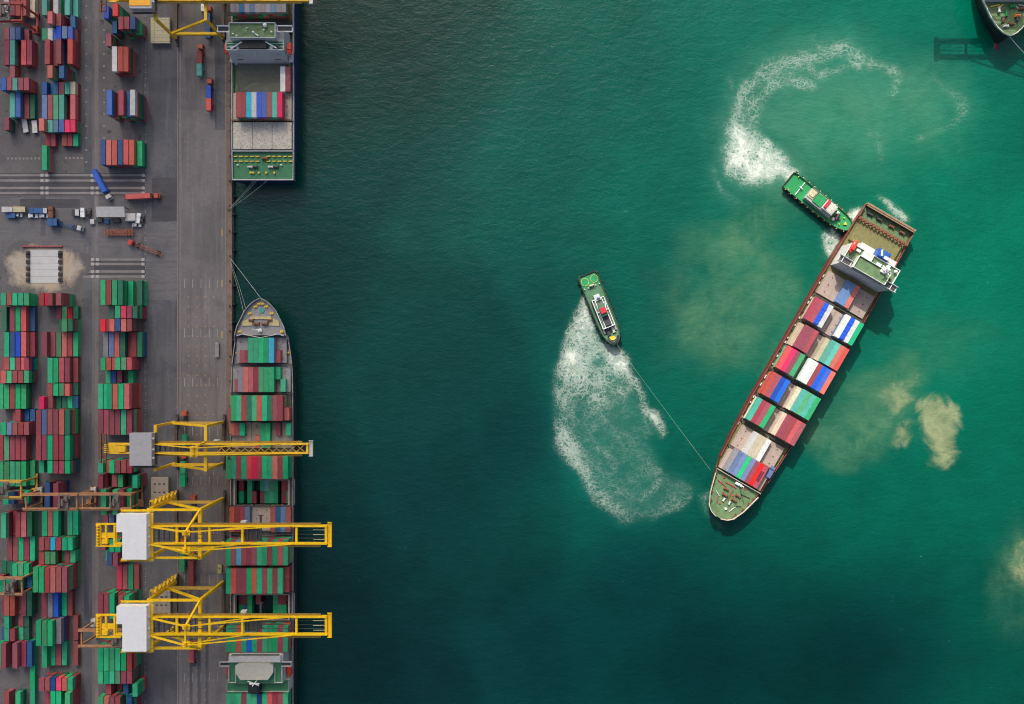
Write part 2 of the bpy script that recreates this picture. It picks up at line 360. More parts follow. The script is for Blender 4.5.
me.polygons.add(len(F)); me.polygons.foreach_set('loop_start', np.arange(0, F.size, 4)); me.polygons.foreach_set('loop_total', np.full(len(F), 4))
me.update(calc_edges=True)
for nm, ar in (('foam', foam), ('milk', milk), ('silt', silt), ('mud', mud)):
    a_ = me.attributes.new(nm, 'FLOAT', 'POINT'); a_.data.foreach_set('value', ar.astype(np.float32))
a_ = me.attributes.new('water_hue_shade', 'FLOAT_COLOR', 'POINT'); a_.data.foreach_set('color', np.concatenate([tint, np.ones((len(P), 1))], 1).astype(np.float32).ravel())  # carries water hue together with the painted shade
water = struct(bpy.data.objects.new('water', me)); COL.objects.link(water)
wm, t, b = base('sea_water')
def attr(n): return nd(t, 'ShaderNodeAttribute', attribute_name=n)
v = coords(t, world=True)
big = noise(t, v, .012, 5, .6, .8); mid = noise(t, v, .06, 5, .6, .5)
wc = nd(t, 'ShaderNodeMix', data_type='RGBA', blend_type='MULTIPLY'); wc.inputs[0].default_value = 1
t.links.new(attr('water_hue_shade').outputs['Color'], wc.inputs[6])
g1 = mapr(t, mth(t, 'ADD', mth(t, 'MULTIPLY', big, .6), mth(t, 'MULTIPLY', mid, .4)), .3, .7, .76, 1.24)
cmb = nd(t, 'ShaderNodeCombineColor'); [t.links.new(g1, cmb.inputs[i]) for i in range(3)]
t.links.new(cmb.outputs[0], wc.inputs[7]); c = wc.outputs[2]
WATER_GAIN = nd(t, 'ShaderNodeMix', data_type='RGBA', blend_type='MULTIPLY'); WATER_GAIN.inputs[0].default_value = 1
WATER_GAIN.inputs[7].default_value = (1.0, 1.0, 1.0, 1); t.links.new(c, WATER_GAIN.inputs[6]); c = WATER_GAIN.outputs[2]
sn = noise(t, v, .035, 7, .68, 1.2); sn2 = noise(t, v, .16, 5, .65, .6)
sw = mth(t, 'ADD', mth(t, 'MULTIPLY', sn, .7), mth(t, 'MULTIPLY', sn2, .3))
sa = attr('silt').outputs['Fac']
sf = mth(t, 'MULTIPLY', mapr(t, sa, .05, .85, 0, .62, True), mapr(t, sw, .32, .64, .05, 1.3))
c = mix(t, sf, c, (.085, .20, .105))
mn = noise(t, v, .09, 7, .66, 1.1); ma = attr('mud').outputs['Fac']
mf = mapr(t, mth(t, 'ADD', ma, mth(t, 'MULTIPLY', mth(t, 'SUBTRACT', mn, .5), 1.5)), .16, .95, 0, .82, True)
mf = mth(t, 'MULTIPLY', mf, mapr(t, ma, .02, .42))
c = mix(t, mth(t, 'MULTIPLY', mf, mapr(t, sn2, .3, .7, .75, 1.0)), c, mix(t, mapr(t, mn, .35, .65), (.21, .25, .125), (.33, .35, .19)))
c = mix(t, mth(t, 'MULTIPLY', attr('milk').outputs['Fac'], mapr(t, sn, .3, .7, .30, .66)), c, (.075, .255, .18))
# foam: torn filaments whose cover follows the churn
w1 = nd(t, 'ShaderNodeTexNoise'); w1.inputs['Scale'].default_value = .045; w1.inputs['Detail'].default_value = 5; t.links.new(v, w1.inputs['Vector'])
def warp(amt, src, vec):
    a = nd(t, 'ShaderNodeVectorMath', operation='SUBTRACT'); t.links.new(src.outputs['Color'], a.inputs[0]); a.inputs[1].default_value = (.5, .5, .5)
    b2 = nd(t, 'ShaderNodeVectorMath', operation='SCALE'); t.links.new(a.outputs[0], b2.inputs[0]); b2.inputs[3].default_value = amt
    d2 = nd(t, 'ShaderNodeVectorMath', operation='ADD'); t.links.new(vec, d2.inputs[0]); t.links.new(b2.outputs[0], d2.inputs[1]); return d2.outputs[0]
w2 = nd(t, 'ShaderNodeTexNoise'); w2.inputs['Scale'].default_value = .3; w2.inputs['Detail'].default_value = 4; t.links.new(v, w2.inputs['Vector'])
vw = warp(3.2, w2, warp(17, w1, v))
def lace(scale, vec):
    n = nd(t, 'ShaderNodeTexVoronoi', feature='DISTANCE_TO_EDGE'); n.inputs['Scale'].default_value = scale; n.inputs['Randomness'].default_value = 1; t.links.new(vec, n.inputs['Vector']); return n.outputs['Distance']
skew = nd(t, 'ShaderNodeMapping'); skew.inputs['Rotation'].default_value = (0, 0, R(-32)); skew.inputs['Scale'].default_value = (.55, 1.25, 1); t.links.new(vw, skew.inputs[0])
fo = attr('foam').outputs['Fac']; cl = noise(t, v, .05, 5, .65, .8); gr = noise(t, v, .7, 5, .75, .6)
fe_ = mth(t, 'MULTIPLY', fo, mapr(t, cl, .30, .64, .55, 1.18))
def web(sc_, k, vec, pw=1.):
    wdt = mth(t, 'MULTIPLY', mth(t, 'POWER', fe_, pw), k)
    q = mth(t, 'DIVIDE', lace(sc_, vec), mth(t, 'ADD', wdt, .004)); return mapr(t, mth(t, 'ADD', q, mth(t, 'MULTIPLY', mth(t, 'SUBTRACT', gr, .5), .9)), .25, 1.25, 1, 0, True)
f1 = web(.11, .40, skew.outputs[0], 1.7); f2 = web(.27, .42, skew.outputs[0], 1.6); f3 = web(.62, .46, vw, 1.7)
def curl(s_, di, k):
    n = noise(t, v, s_, 5, .62, di); r_ = mth(t, 'SUBTRACT', 1, mth(t, 'ABSOLUTE', mth(t, 'MULTIPLY', mth(t, 'SUBTRACT', n, .5), k)))
    return mapr(t, mth(t, 'ADD', mth(t, 'ADD', r_, mth(t, 'MULTIPLY', mth(t, 'SUBTRACT', gr, .5), .9)), mth(t, 'MULTIPLY', fe_, .85)), .92, 1.50, 0, 1, True)
c1 = curl(.052, 2.8, 9); c2 = curl(.125, 2.2, 8)
ff = mth(t, 'MAXIMUM', mth(t, 'MAXIMUM', mth(t, 'MULTIPLY', f2, .62), mth(t, 'MULTIPLY', f3, .6)), mth(t, 'MAXIMUM', c1, mth(t, 'MULTIPLY', c2, .8)))
soft = mth(t, 'MULTIPLY', mapr(t, mth(t, 'ADD', mth(t, 'MULTIPLY', gr, .6), mth(t, 'MULTIPLY', cl, .5)), .40, .78), mapr(t, fe_, .10, .95, 0, .56))
ff = mth(t, 'MAXIMUM', ff, soft)
ff = mth(t, 'MULTIPLY', ff, mapr(t, fe_, .08, .30, 0, 1))
ff = mth(t, 'MULTIPLY', ff, mapr(t, fe_, .12, .8, .30, 1.0))
# stray flecks of whitecap
wk = noise(t, coords(t, (1, 1.6, 1), world=True), .42, 3, .6); fl = mapr(t, mth(t, 'ADD', wk, mth(t, 'MULTIPLY', mid, .5)), 1.03, 1.10, 0, .25)
ff = mth(t, 'MAXIMUM', ff, fl)
c = mix(t, ff, c, (.60, .65, .58))
t.links.new(c, b.inputs['Base Color'])
t.links.new(mapr(t, ff, 0, 1, .16, .8), b.inputs['Roughness']); b.inputs['IOR'].default_value = 1.33
wv = coords(t, (1, 1.9, 1), world=True)
rot = nd(t, 'ShaderNodeMapping'); rot.inputs['Rotation'].default_value = (0, 0, R(24)); t.links.new(wv, rot.inputs[0])
hgt = mth(t, 'ADD', mth(t, 'ADD', mth(t, 'MULTIPLY', noise(t, rot.outputs[0], .16, 3, .55, .4), 1.6), mth(t, 'MULTIPLY', noise(t, rot.outputs[0], .55, 4, .6, .3), .55)), mth(t, 'MULTIPLY', ff, .5))
bp = nd(t, 'ShaderNodeBump'); bp.inputs['Strength'].default_value = .22; bp.inputs['Distance'].default_value = 1.0
t.links.new(hgt, bp.inputs['Height']); t.links.new(bp.outputs[0], b.inputs['Normal'])
me.materials.append(wm)

# ------------------------------------------------------------------ a cloud north of the port: the berths lie in its shade
def cloud(name, blobs, seed):
    r_ = random.Random(seed); m = MB()
    for (x, y, z, rx, ry, rz_) in blobs:
        n_, k_ = 36, 18; vs = []; fs = []; ph0 = [r_.uniform(0, 6.28) for _ in range(6)]
        for j in range(k_ + 1):
            p_ = math.pi * j / k_
            for i in range(n_):
                q = 2 * math.pi * i / n_
                w_ = 1 + .10 * math.sin(3 * q + ph0[0]) + .07 * math.sin(5 * q + 3 * p_ + ph0[1]) + .05 * math.sin(9 * q + ph0[2]) * math.sin(6 * p_ + ph0[3])
                vs.append((x + rx * w_ * math.sin(p_) * math.cos(q), y + ry * w_ * math.sin(p_) * math.sin(q), z + rz_ * math.cos(p_) * (1.2 if p_ < 1.57 else .55)))
        for j in range(k_):
            for i in range(n_): fs.append((j * n_ + i, (j + 1) * n_ + i, (j + 1) * n_ + (i + 1) % n_, j * n_ + (i + 1) % n_))
        m.add(vs, fs)
    cmx = bpy.data.materials.new('cloud_vapour'); cmx.use_nodes = True; t = cmx.node_tree; t.nodes.remove(t.nodes['Principled BSDF'])
    tr = nd(t, 'ShaderNodeBsdfTransparent'); tl = nd(t, 'ShaderNodeBsdfTranslucent'); tl.inputs[0].default_value = (1, .97, .93, 1); mx = nd(t, 'ShaderNodeMixShader')
    lw = nd(t, 'ShaderNodeLayerWeight'); lw.inputs[0].default_value = .35
    cover = mth(t, 'MULTIPLY', mapr(t, noise(t, coords(t, world=True), .012, 5, .6, .4), .25, .6, .45, 1), mapr(t, lw.outputs['Facing'], .20, .97, .47, 0))
    t.links.new(cover, mx.inputs[0]); t.links.new(tr.outputs[0], mx.inputs[1]); t.links.new(tl.outputs[0], mx.inputs[2]); t.links.new(mx.outputs[0], t.nodes['Material Output'].inputs[0])
    o = m.build(name, cmx, None, True); o['kind'] = 'structure'; return o
ZC = 700.0; SH_ = SUN / SUN.z * ZC                         # where the sun's rays to the berths pass the cloud's height
cloud('cloud', [(SH_.x - 250, SH_.y - 60, ZC, 190, 300, 60), (SH_.x - 190, SH_.y + 160, ZC + 10, 170, 150, 55), (SH_.x - 170, SH_.y - 170, ZC - 5, 150, 150, 50), (SH_.x - 120, SH_.y - 20, ZC + 20, 130, 130, 40), (SH_.x - 190, SH_.y + 270, ZC + 5, 190, 120, 45)], 5)

# ------------------------------------------------------------------ ground, quay, lanes
QX = gx(232)                                           # the quay's edge
struct(MB().box(-5000, QX - 2.6, -5000, 5000, -14, 0).build('ground', M_YARD))
struct(MB().box(QX - 2.6, QX, -5000, 5000, -14, .12).build('quay_edge', M_EDGE))
struct(MB().box(gx(1031), 5000, -900, 5000, -14, 0).build('pier', M_APRON))
def sheet(name, x0, x1, y0, y1, z, m):
    "flat paving laid on the ground, plan coordinates"
    return struct(MB().box(gx(x0), gx(x1), gy(y1), gy(y0), z - .002, z).build(name, m))
sheet('apron', 179, 226.5, -400, 1100, .006, M_APRON)
sheet('lane', 145, 177.5, -400, 1100, .006, M_LANE)
sheet('road', -60, 145, 197, 258, .010, M_ROAD)
sheet('road', -60, 79, 236, 247, .014, M_ROAD)
sheet('lane_patch', 152, 176.5, 178, 221, .012, M_STRIPD)
sheet('lane_patch', 146, 177, 222, 300, .011, M_ROAD)
sheet('lane_patch', 215, 226, -40, 130, .011, M_LANE)
for x_ in (191, 199, 207): sheet('wheel_track', x_ - 1.6, x_ + 1.6, 560, 1100, .0095, M_LANE)
sheet('lane_patch', 20, 80, 199, 208, .016, M_STRIPD)
for x0, x1 in ((94.5, 98.5), (84, 92)):
    sheet('gantry_runway', x0, x1, -400, 1100, .014 if x0 > 90 else .012, M_RUN if x0 > 90 else M_LANE)
for x0, x1 in ((40.5, 45.5), (141.5, 144)):
    sheet('gantry_runway', x0, x1, -400, 1100, .013, M_LANE)
for y, m in ((175.2, M_STRIPL), (180.5, M_STRIPL), (188, M_STRIPL), (193, M_STRIPL)):
    sheet('crossing_strip', -60, 145, y - 1.1, y + 1.1, .020, m)
sheet('crossing_base', -60, 145, 173, 195.5, .016, M_STRIPD)
for y in (259.5, 264, 271.5, 276.5):
    sheet('crossing_strip', 82, 144, y - 1.2, y + 1.2, .020, M_STRIPL)
sheet('crossing_base', 80, 145, 258.3, 277.6, .017, M_STRIPD)
sheet('gantry_runway', 92.5, 93.6, 258, 1100, .022, M_RUN)
sp = []
for k in range(44):
    a = 2 * math.pi * k / 44; r = 1 + .10 * math.sin(3 * a + 1) + .07 * math.sin(7 * a) + .04 * math.sin(13 * a + 2)
    sp.append((gx(44) + 21.5 * r * math.copysign(abs(math.cos(a)) ** .75, math.cos(a)), gy(268.5) + 13.2 * r * math.copysign(abs(math.sin(a)) ** .8, math.sin(a))))
struct(MB().prism(sp, .020, .024).build('sand', M_SAND))
# painted marks
mk = MB(); my = MB(); mo = MB(); md = MB()
def dash(b_, x, y0, y1, w=.35, z=.012): b_.box(gx(x) - w / 2, gx(x) + w / 2, gy(y1), gy(y0), z - .003, z)
for k in range(3, 20):
    y = 279.5 + 49.2 * (k - 6) 
    if y < 270: continue
    for x in (184.7, 192.7, 201, 209.2, 217.4): dash(mk, x, y, y + 8.5, .22 if x < 215 else .14)
for k in range(42):
    y = 297 + 9.82 * k
    for i, x in enumerate((188.6, 196.9, 205.3, 213.5)):
        if (i == 3 and k % 3): continue
        mo.box(gx(x) - .38, gx(x) + .38, gy(y) - .12, gy(y) + .12, .008, .012); mo.box(gx(x) - .12, gx(x) + .12, gy(y) + .13, gy(y) + .45, .008, .012); mo.box(gx(x) - .12, gx(x) + .12, gy(y) - .45, gy(y) - .13, .008, .012)
for y in (229, 280, 331): dash(my, 222, y, y + 7, .5)
for y in range(-10, 720, 2): 
    if (y % 7) < 3: dash(mk, 145.4, y, y + 1.0, .24, .014)
for y in range(-6, 170, 12): 
    for x in (86.3, 104): md.box(gx(x) - .45, gx(x) + .45, gy(y) - .4, gy(y) + .4, .016, .020)
for y in (175.2, 180.5, 188, 193):
    for x in (42, 47, 92.2, 97.2, 143.2): mk.box(gx(x) - .75, gx(x) + .75, gy(y) - .7, gy(y) + .7, .022, .026)
for y in (259.5, 264, 271.5, 276.5):
    for x in (92.4, 97.4, 143): mk.box(gx(x) - .75, gx(x) + .75, gy(y) - .7, gy(y) + .7, .024, .028)
for y, x0, x1 in ((158.5, 8, 40), (158, 66, 82)):
    for x in np.arange(x0, x1, 3.9): md.box(gx(x) - .5, gx(x) + .5, gy(y) - .45, gy(y) + .45, .016, .020)
for x in (160, 174.5):
    pass
struct(mk.build('lane_markings', LINEW)); struct(md.build('lane_markings', LINED)); struct(my.build('lane_markings', LINEY)); struct(mo.build('lane_markings', LINEO))
# crane rails
rl = MB()
for x in (177.6, 180.2): rl.box(gx(x) - .22, gx(x) + .22, -700, 700, .004, .05)
rl.box(gx(225.5) - .2, gx(225.5) + .2, -700, 700, .004, .05)
struct(rl.build('crane_rails', paint('rail_concrete', (.22, .20, .19), .7, .25, .4)))
bo = None
for i, y in enumerate(range(6, 720, 25)):
    if bo is None:
        bo = MB().cyl((0, 0, 0), .32, .6, 10).cyl((0, 0, .6), .5, .22, 10, r2=.42).build('mooring_bollard', STEEL)
        tag(bo, 'small dark mooring bollard standing on the brown quay edge', 'bollard', 'bollards along the quay edge'); o = bo
    else: o = bo.copy(); COL.objects.link(o)
    o.location = (QX - .9, gy(y), .12)
fe = None
for i, y in enumerate(range(-2, 720, 18)):
    if fe is None:
        fe = MB().cyl((0, 0, -3.2), .55, 2.9, 10).box(-.7, -.5, -.6, .6, -3.3, -.2).build('quay_fender', BLACK)
        tag(fe, 'black rubber fender hanging on the quay wall at the waterline', 'fender', 'fenders along the quay wall'); o = fe
    else: o = fe.copy(); COL.objects.link(o)
    o.location = (QX + .70, gy(y), 0)
# ------------------------------------------------------------------ containers
CW, CH, L40, L20 = 2.44, 2.6, 12.19, 6.06
def container_mesh(L, name):
    m = MB(); x, y = L / 2, CW / 2
    m.box(-x + .05, x - .05, -y + .04, y - .04, .10, CH - .04)
    for s in (-1, 1):
        m.box(-x + .16, x - .16, s * y - (.12 if s > 0 else 0), s * y + (0 if s > 0 else .12), CH - .12, CH)
        m.box(-x + .16, x - .16, s * y - (.14 if s > 0 else 0), s * y + (0 if s > 0 else .14), 0, .16)
        for e in (-1, 1):
            a, b_ = (e * x - .16, e * x) if e > 0 else (-x, -x + .16)
            c, d_ = (s * y - .16, s * y) if s > 0 else (-y, -y + .16)
            m.box(a, b_, c, d_, 0, CH + .006)
    for e in (-1, 1):
        a, b_ = (e * x - .12, e * x) if e > 0 else (-x, -x + .12)
        m.box(a, b_, -y + .16, y - .16, CH - .14, CH); m.box(a, b_, -y + .16, y - .16, 0, .16)
    for q in (-.75, -.3, .3, .75): m.box(x - .05, x - .01, q - .03, q + .03, .18, CH - .16)
    k = int((L - .6) / .56)
    for i in range(k): # roof corrugation
        u = -x + .4 + i * .56; m.box(u, u + .26, -y + .14, y - .14, CH - .05, CH - .018)
    o = m.build(name, CM['G']); me = o.data; bpy.data.objects.remove(o); return me
ME40 = container_mesh(L40, 'long_container'); ME20 = container_mesh(L20, 'short_container')
REST = []                                             # (matrix, length, colour) of everything past the 300 individuals
NCONT = [0]
def container(M, L, col, label, group):
    o = bpy.data.objects.new('shipping_container', ME40 if L > 8 else ME20); COL.objects.link(o)
    o.matrix_world = M; o.material_slots[0].link = 'OBJECT'; o.material_slots[0].material = CM[col]
    tag(o, label, 'container', group); NCONT[0] += 1; return o
ORD = ['first', 'second', 'third', 'fourth', 'fifth', 'sixth', 'seventh', 'eighth', 'ninth', 'tenth', 'eleventh', 'twelfth', 'thirteenth', 'fourteenth', 'fifteenth', 'sixteenth', 'seventeenth', 'eighteenth', 'nineteenth', 'twentieth', 'twenty-first', 'twenty-second', 'twenty-third', 'twenty-fourth', 'twenty-fifth', 'twenty-sixth', 'twenty-seventh', 'twenty-eighth']
def TM(x, y, z, rz): return Matrix.Translation((x, y, z)) @ Matrix.Rotation(rz, 4, 'Z')

# yard rows read off the plan: (block, offset of the reading, y from, y to, length, 'x:colour ...'), readings at 6.4 per plan unit
YARD = '''
1 0 -60 105 40 30:W 55:M 90:M 135:M 205:Y
2 0 -60 100 40 275:T 338:W 420:T 465:T
2 0 75 155 20 300:O 360:M 455:D
1 0 175 258 20 30:M 65:S 100:D 160:M
2 0 172 255 20 265:G 300:W 335:B 362:B 397:S 432:B
1 0 255 412 40 20:M 70:T 128:O 165:M
2 0 250 410 40 292:M 340:M 365:M 432:O
1 0 420 498 20 65:M
2 0 418 498 20 300:O 370:D
1 0 495 580 20 5:B 42:M 75:T 105:M 155:M
2 0 503 580 20 265:D 315:D 345:D 372:M 408:T 443:Y
1 100 -68 95 40 57:T 107:B 150:M 210:V
2 100 -60 97 40 262:S 297:M 340:g 380:T 447:O
1 100 105 188 20 30:M
2 100 103 182 20 257:O 303:T 338:S 368:B 408:R 443:R
2 100 200 282 20 277:M 330:M 410:M 447:M 482:G
2 100 280 437 40 275:G
3 0 30 110 20 670:B 720:R
3 0 90 170 20 710:D 760:M 797:M 835:D
3 0 193 270 20 675:M
3 0 248 410 40 717:W 755:O 790:O
3 100 -60 97 40 685:B 757:M 805:D 830:W
3 100 255 415 40 640:D 675:O 710:O 745:D 782:O 818:O 885:G
3 280 3 160 40 637:G 678:M 710:G 745:V 818:G 880:V
3 280 165 243 20 740:G 780:R 812:M 850:V
3 280 250 328 20 637:R 672:M 705:O 743:D 778:O 812:M
3 280 333 490 40 655:A 697:S 735:O 775:V 835:M 880:V
3 280 497 575 20 640:G 675:O 708:O 743:G 780:g 815:O
3 280 580 657 20 672:G 708:D 745:M 812:G
3 380 25 185 40 617:G 655:G 690:G 725:O 760:G 795:O 
3 380 190 350 40 630:M 665:M 697:M 733:M 768:G 806:M
3 380 512 598 20 632:G 672:O 697:G 735:M 768:M 805:M
3 380 608 690 20 620:M 708:M 755:G 850:G
3 470 95 245 40 645:G 720:G 760:M 805:G
3 470 262 340 20 655:M 695:S
3 470 445 520 20 705:G 740:G
3 470 522 600 20 685:D 720:M
3 560 25 190 40 745:R 780:O 815:G 850:M
3 560 195 350 40 625:M 662:M 698:G 760:M 790:G
3 560 555 702 40 617:G 660:G 697:G 733:G 770:G 805:M
3 600 440 518 20 625:G 665:G 700:G 738:g 775:M 810:M 
3 600 485 558 20 848:G
3 600 598 752 40 625:G 665:O 695:M 733:M 815:D
1 280 83 162 20 5:G 45:M 75:G 108:G 147:G
2 280 83 162 20 243:M 278:R 310:M 350:M
1 280 168 327 40 63:M 100:G 135:O
2 280 168 243 20 350:M 387:g 423:R 490:V
2 280 250 328 20 387:g 440:V
1 280 333 490 40 30:G 65:D 97:B 135:O
2 280 333 490 40 262:M 325:M 358:g 387:O 443:M 480:G
1 280 498 575 20 20:M 52:G 88:M 130:O 147:M
2 280 498 655 40 302:G 337:G 377:O 420:M 480:M
1 280 580 657 20 0:O 37:G 75:M 107:M 147:G
1 380 25 185 40 -10:G 22:G 65:M 100:G 132:G
2 380 22 100 20 297:M 347:G 383:g 420:O 463:V
2 380 105 183 20 243:R 308:M
1 380 192 262 20 100:M 
2 380 190 347 40 232:M 268:S 305:M 338:M 377:O 415:V 455:M
1 380 267 347 20 5:G 40:S 77:M 108:M 147:M
1 380 355 512 40 0:M 30:g 68:M 100:M 133:M
2 380 352 512 40 235:M 268:M 303:G 340:M 385:M 422:G 
1 380 520 680 40 -10:G 30:g 62:G 98:G 133:G
2 380 518 595 20 240:G 303:G 338:M 383:M 422:G
2 470 90 238 40 288:D 335:M
1 470 138 215 20 15:G 65:D 110:M 147:G
1 470 268 432 40 0:G 97:M 135:O 170:V
2 470 265 418 40 258:G 308:O 345:G 438:G 475:G
2 470 430 512 20 245:M 280:M 323:C 362:M 397:G 432:G
1 470 438 565 40 68:M 100:M 137:G 178:M 207:G
2 470 520 600 20 243:M 278:g 313:g 410:M 445:G
1 470 600 680 20 73:G 108:g 147:G
2 560 42 205 40 215:G 252:G 290:M 323:O 358:M 395:M
1 560 137 187 20 0:G 35:G
1 560 200 357 40 28:O 65:O 130:M 180:V
2 560 207 357 40 275:M 305:A 335:B 387:G 423:M
1 560 360 395 20 30:G
1 560 405 487 20 20:G 65:M
2 560 365 525 40 230:G 268:g 300:G 363:A 465:M
1 560 490 655 40 12:M 70:M
2 560 527 660 40 272:G 320:G 358:M 395:G 470:M
1 600 235 392 40 190:G
1 600 402 570 40 33:M 105:G 205:G
2 600 500 582 20 250:M 287:M 330:D 360:R 395:O 440:G
1 600 585 745 40 0:G 35:R 68:G 105:G 143:O
2 600 585 745 40 325:G 362:G 415:G
'''
BLK = {1: (4.6, 6), 2: (47.6, 6), 3: (108.0, 7)}; PITCH = 5.62
BNAME = {1: 'left-edge block', 2: 'middle block', 3: 'crane-side block'}
def fit(block, tops):
    "which stack of the block, and how many tiers high, each roof seen from the camera belongs to"
    g0, K = BLK[block]; best = {(-1, 3): (0., [])}
    for x in tops:
        new = {}
        for (k0, n0), (c0, path) in best.items():
            for k in range(k0 + 1, K):
                for n in range(1, 6):
                    pred = 512 - (512 - (g0 + PITCH * k)) * H / (H - CH * n)
                    c = c0 + (pred - x) ** 2 + .5 * abs(n - n0) ** 1.3 * (1 if k0 >= 0 else .8) 
                    if (k, n) not in new or new[(k, n)][0] > c: new[(k, n)] = (c, path + [(k, n)])
        best = new or best
        if not new: break
    return min(best.values(), key=lambda q: q[0])[1]
cand = []; rows = {1: [], 2: [], 3: []}
for ln in YARD.strip().split('\n'):
    w_ = ln.split(); blk, off, y0, y1, L = int(w_[0]), int(w_[1]), float(w_[2]), float(w_[3]), L40 if w_[4] == '40' else L20
    ent = [e.split(':') for e in w_[5:]]
    xs_ = [float(e[0]) / 6.4 for e in ent]; p = fit(blk, xs_)
    nm = sum(n for _, n in p) / len(p); cy = off + (y0 + y1) / 2 / 6.4
    half = L / 2
    yc = (352 - cy) / 2 * (H - CH * nm) / H
    rows[blk].append([yc, L, [(k, n, e[1]) for (k, n), e in zip(p, ent)]])
for blk, rr in rows.items():
    rr.sort(key=lambda r: -r[0])
    for i in range(1, len(rr)):                       # keep rows apart along the block
        need = rr[i - 1][0] - rr[i - 1][1] / 2 - rr[i][1] / 2 - .25
        ka = {k for k, n, c in rr[i - 1][2]}; kb = {k for k, n, c in rr[i][2]}
        if rr[i][0] > need and (ka & kb or True): rr[i][0] = need
    for ri, (yc, L, st) in enumerate(rr):
        g0, K = BLK[blk]; occ = {k for k, _, _ in st}; lo = min(n for _, n, _ in st)
        for j, (k, n, c) in enumerate(st):
            x = gx(g0 + PITCH * k) + CW / 2 + .06; yj = yc + random.uniform(-.12, .12)
            M = TM(x, yj, CH * (n - 1), R(90) if random.random() < .5 else R(-90))
            vis = (x < -105) and abs(yc) < 182 and x * (H / (H - CH * n)) > -254
            cand.append((L * (1 if vis else .2) + n * .3 - (3 if abs(yc) > 172 else 0), M, L, c, blk, ri, j, len(st)))
            for q in range(n - 1):
                REST.append((TM(x, yj + random.uniform(-.1, .1), CH * q, R(90)), L, random.choice('GGGVVMMMMMMOGVMD')))
        for k in range(min(K, 6)):
            if yc < 60 and k not in occ and random.random() < .6 and lo > 1:
                for q in range(random.randint(1, max(1, lo - 1))):
                    REST.append((TM(gx(g0 + PITCH * k) + CW / 2 + .06, yc, CH * q, R(90)), L, random.choice('GVVMMMD')))

# ------------------------------------------------------------------ ships
def loft(stations, zd, zw=-5.0, flare=None):
    "open hull shell from a list (x, half width at deck, half width at the waterline)"
    m = MB(); vs = []; n = len(stations)
    zf = zd if callable(zd) else (lambda x: zd)
    for x, a, b_ in stations:
        z = zf(x); vs += [(x, -a, z), (x, -(a * .45 + b_ * .55), z * .35 + zw * .65), (x, -b_, zw), (x, b_, zw), (x, a * .45 + b_ * .55, z * .35 + zw * .65), (x, a, z)]
    fs = []
    for i in range(n - 1):
        for k in range(5): fs.append((i * 6 + k, i * 6 + k + 1, (i + 1) * 6 + k + 1, (i + 1) * 6 + k))
    fs.append((0, 1, 2, 3, 4, 5)); e = (n - 1) * 6; fs.append((e, e + 1, e + 2, e + 3, e + 4, e + 5)[::-1])
    return m.add(vs, fs)
def hw(stations, x):
    for (x0, a, _), (x1, b_, _) in zip(stations, stations[1:]):
        if x0 <= x <= x1: return a + (b_ - a) * (x - x0) / (x1 - x0)
    return stations[-1][1]
class Two:
    def build(s, name, m, parent): return [q.build(name, m, parent) for q in s.ms]
def rail(stations, zf, h=1.1, w=.22, x0=None, x1=None):
    mm = {-1: MB(), 1: MB()}
    for (xa, a, _), (xb, b_, _) in zip(stations, stations[1:]):
        if x1 is not None and xb > x1: break
        for s in (-1, 1):
            mm[s].bar((xa, s * (a - .12), zf(xa) + h / 2), (xb, s * (b_ - .12), zf(xb) + h / 2), w, h)
    tw = Two(); tw.ms = list(mm.values()); return tw
def deck_poly(stations, xa, xb, inset=.25):
    xs_ = [xa] + [s[0] for s in stations if xa < s[0] < xb] + [xb]
    l = [(x, hw(stations, x) - inset) for x in xs_]
    return l + [(x, -y) for x, y in reversed(l)]
def lifeboat(parent, x, y, z, L=8):
    m = MB().ball((x, y, z), 1, L / 2, 1.35, 1.25, 12, 8).box(x - L * .28, x + L * .1, y - .8, y + .8, z + .6, z + 1.6)
    return m.build('lifeboat', LIFE, parent, False)
def hatch(parent, x0, x1, y0, y1, z, m, panels=3, lugs=True):
    b_ = MB(); w_ = (y1 - y0) / panels
    for i in range(panels):
        a, c = y0 + i * w_ + .06, y0 + (i + 1) * w_ - .06
        b_.box(x0, x1, a, c, z - 1.2, z)
        b_.box(x0 + .1, x1 - .1, a + .05, a + .25, z, z + .10); b_.box(x0 + .1, x1 - .1, c - .25, c - .05, z, z + .10)
        for q in range(1, 4): b_.box(x0 + .2, x1 - .2, a + (c - a) * q / 4 - .04, a + (c - a) * q / 4 + .04, z, z + .05)
    o = b_.build('hatch_cover', m, parent)
    if lugs:
        l = MB()
        for px_ in (.18, .5, .82):
            for k in range(panels * 2):
                l.cbox((x0 + (x1 - x0) * px_, y0 + (k + .5) * w_ / 2, z + .12), (.5, .55, .2))
        l.build('lashing_socket', RUST, o)
    return o
def bridge(parent, x, half, z, h=2.4, m=None):
    "lashing bridge across the deck between two bays"
    b_ = MB().box(x - .35, x + .35, -half, half, z + h - .15, z + h)
    for k in range(9):
        y = -half + 2 * half * k / 8; b_.box(x - .3, x + .3, y - .15 + (.15 if k == 0 else -.15 if k == 8 else 0), y + .15 + (.15 if k == 0 else -.15 if k == 8 else 0), z, z + h - .15)
    return b_.build('lashing_bridge', m or STEEL, parent)
def winch(parent, x, y, z, s=1., m=None, ax='y'):
    b_ = MB().cyl((x, y - 1.1 * s, z + .8 * s) if ax == 'y' else (x - 1.1 * s, y, z + .8 * s), .62 * s, 2.2 * s, 12, axis=ax)
    for q in (-1.2, 1.2):
        c = (x, y + q * s, z + .7 * s) if ax == 'y' else (x + q * s, y, z + .7 * s)
        b_.cbox(c, (1.4 * s, .22 * s, 1.4 * s) if ax == 'y' else (.22 * s, 1.4 * s, 1.4 * s))
    return b_.build('winch', m or STEEL, parent)
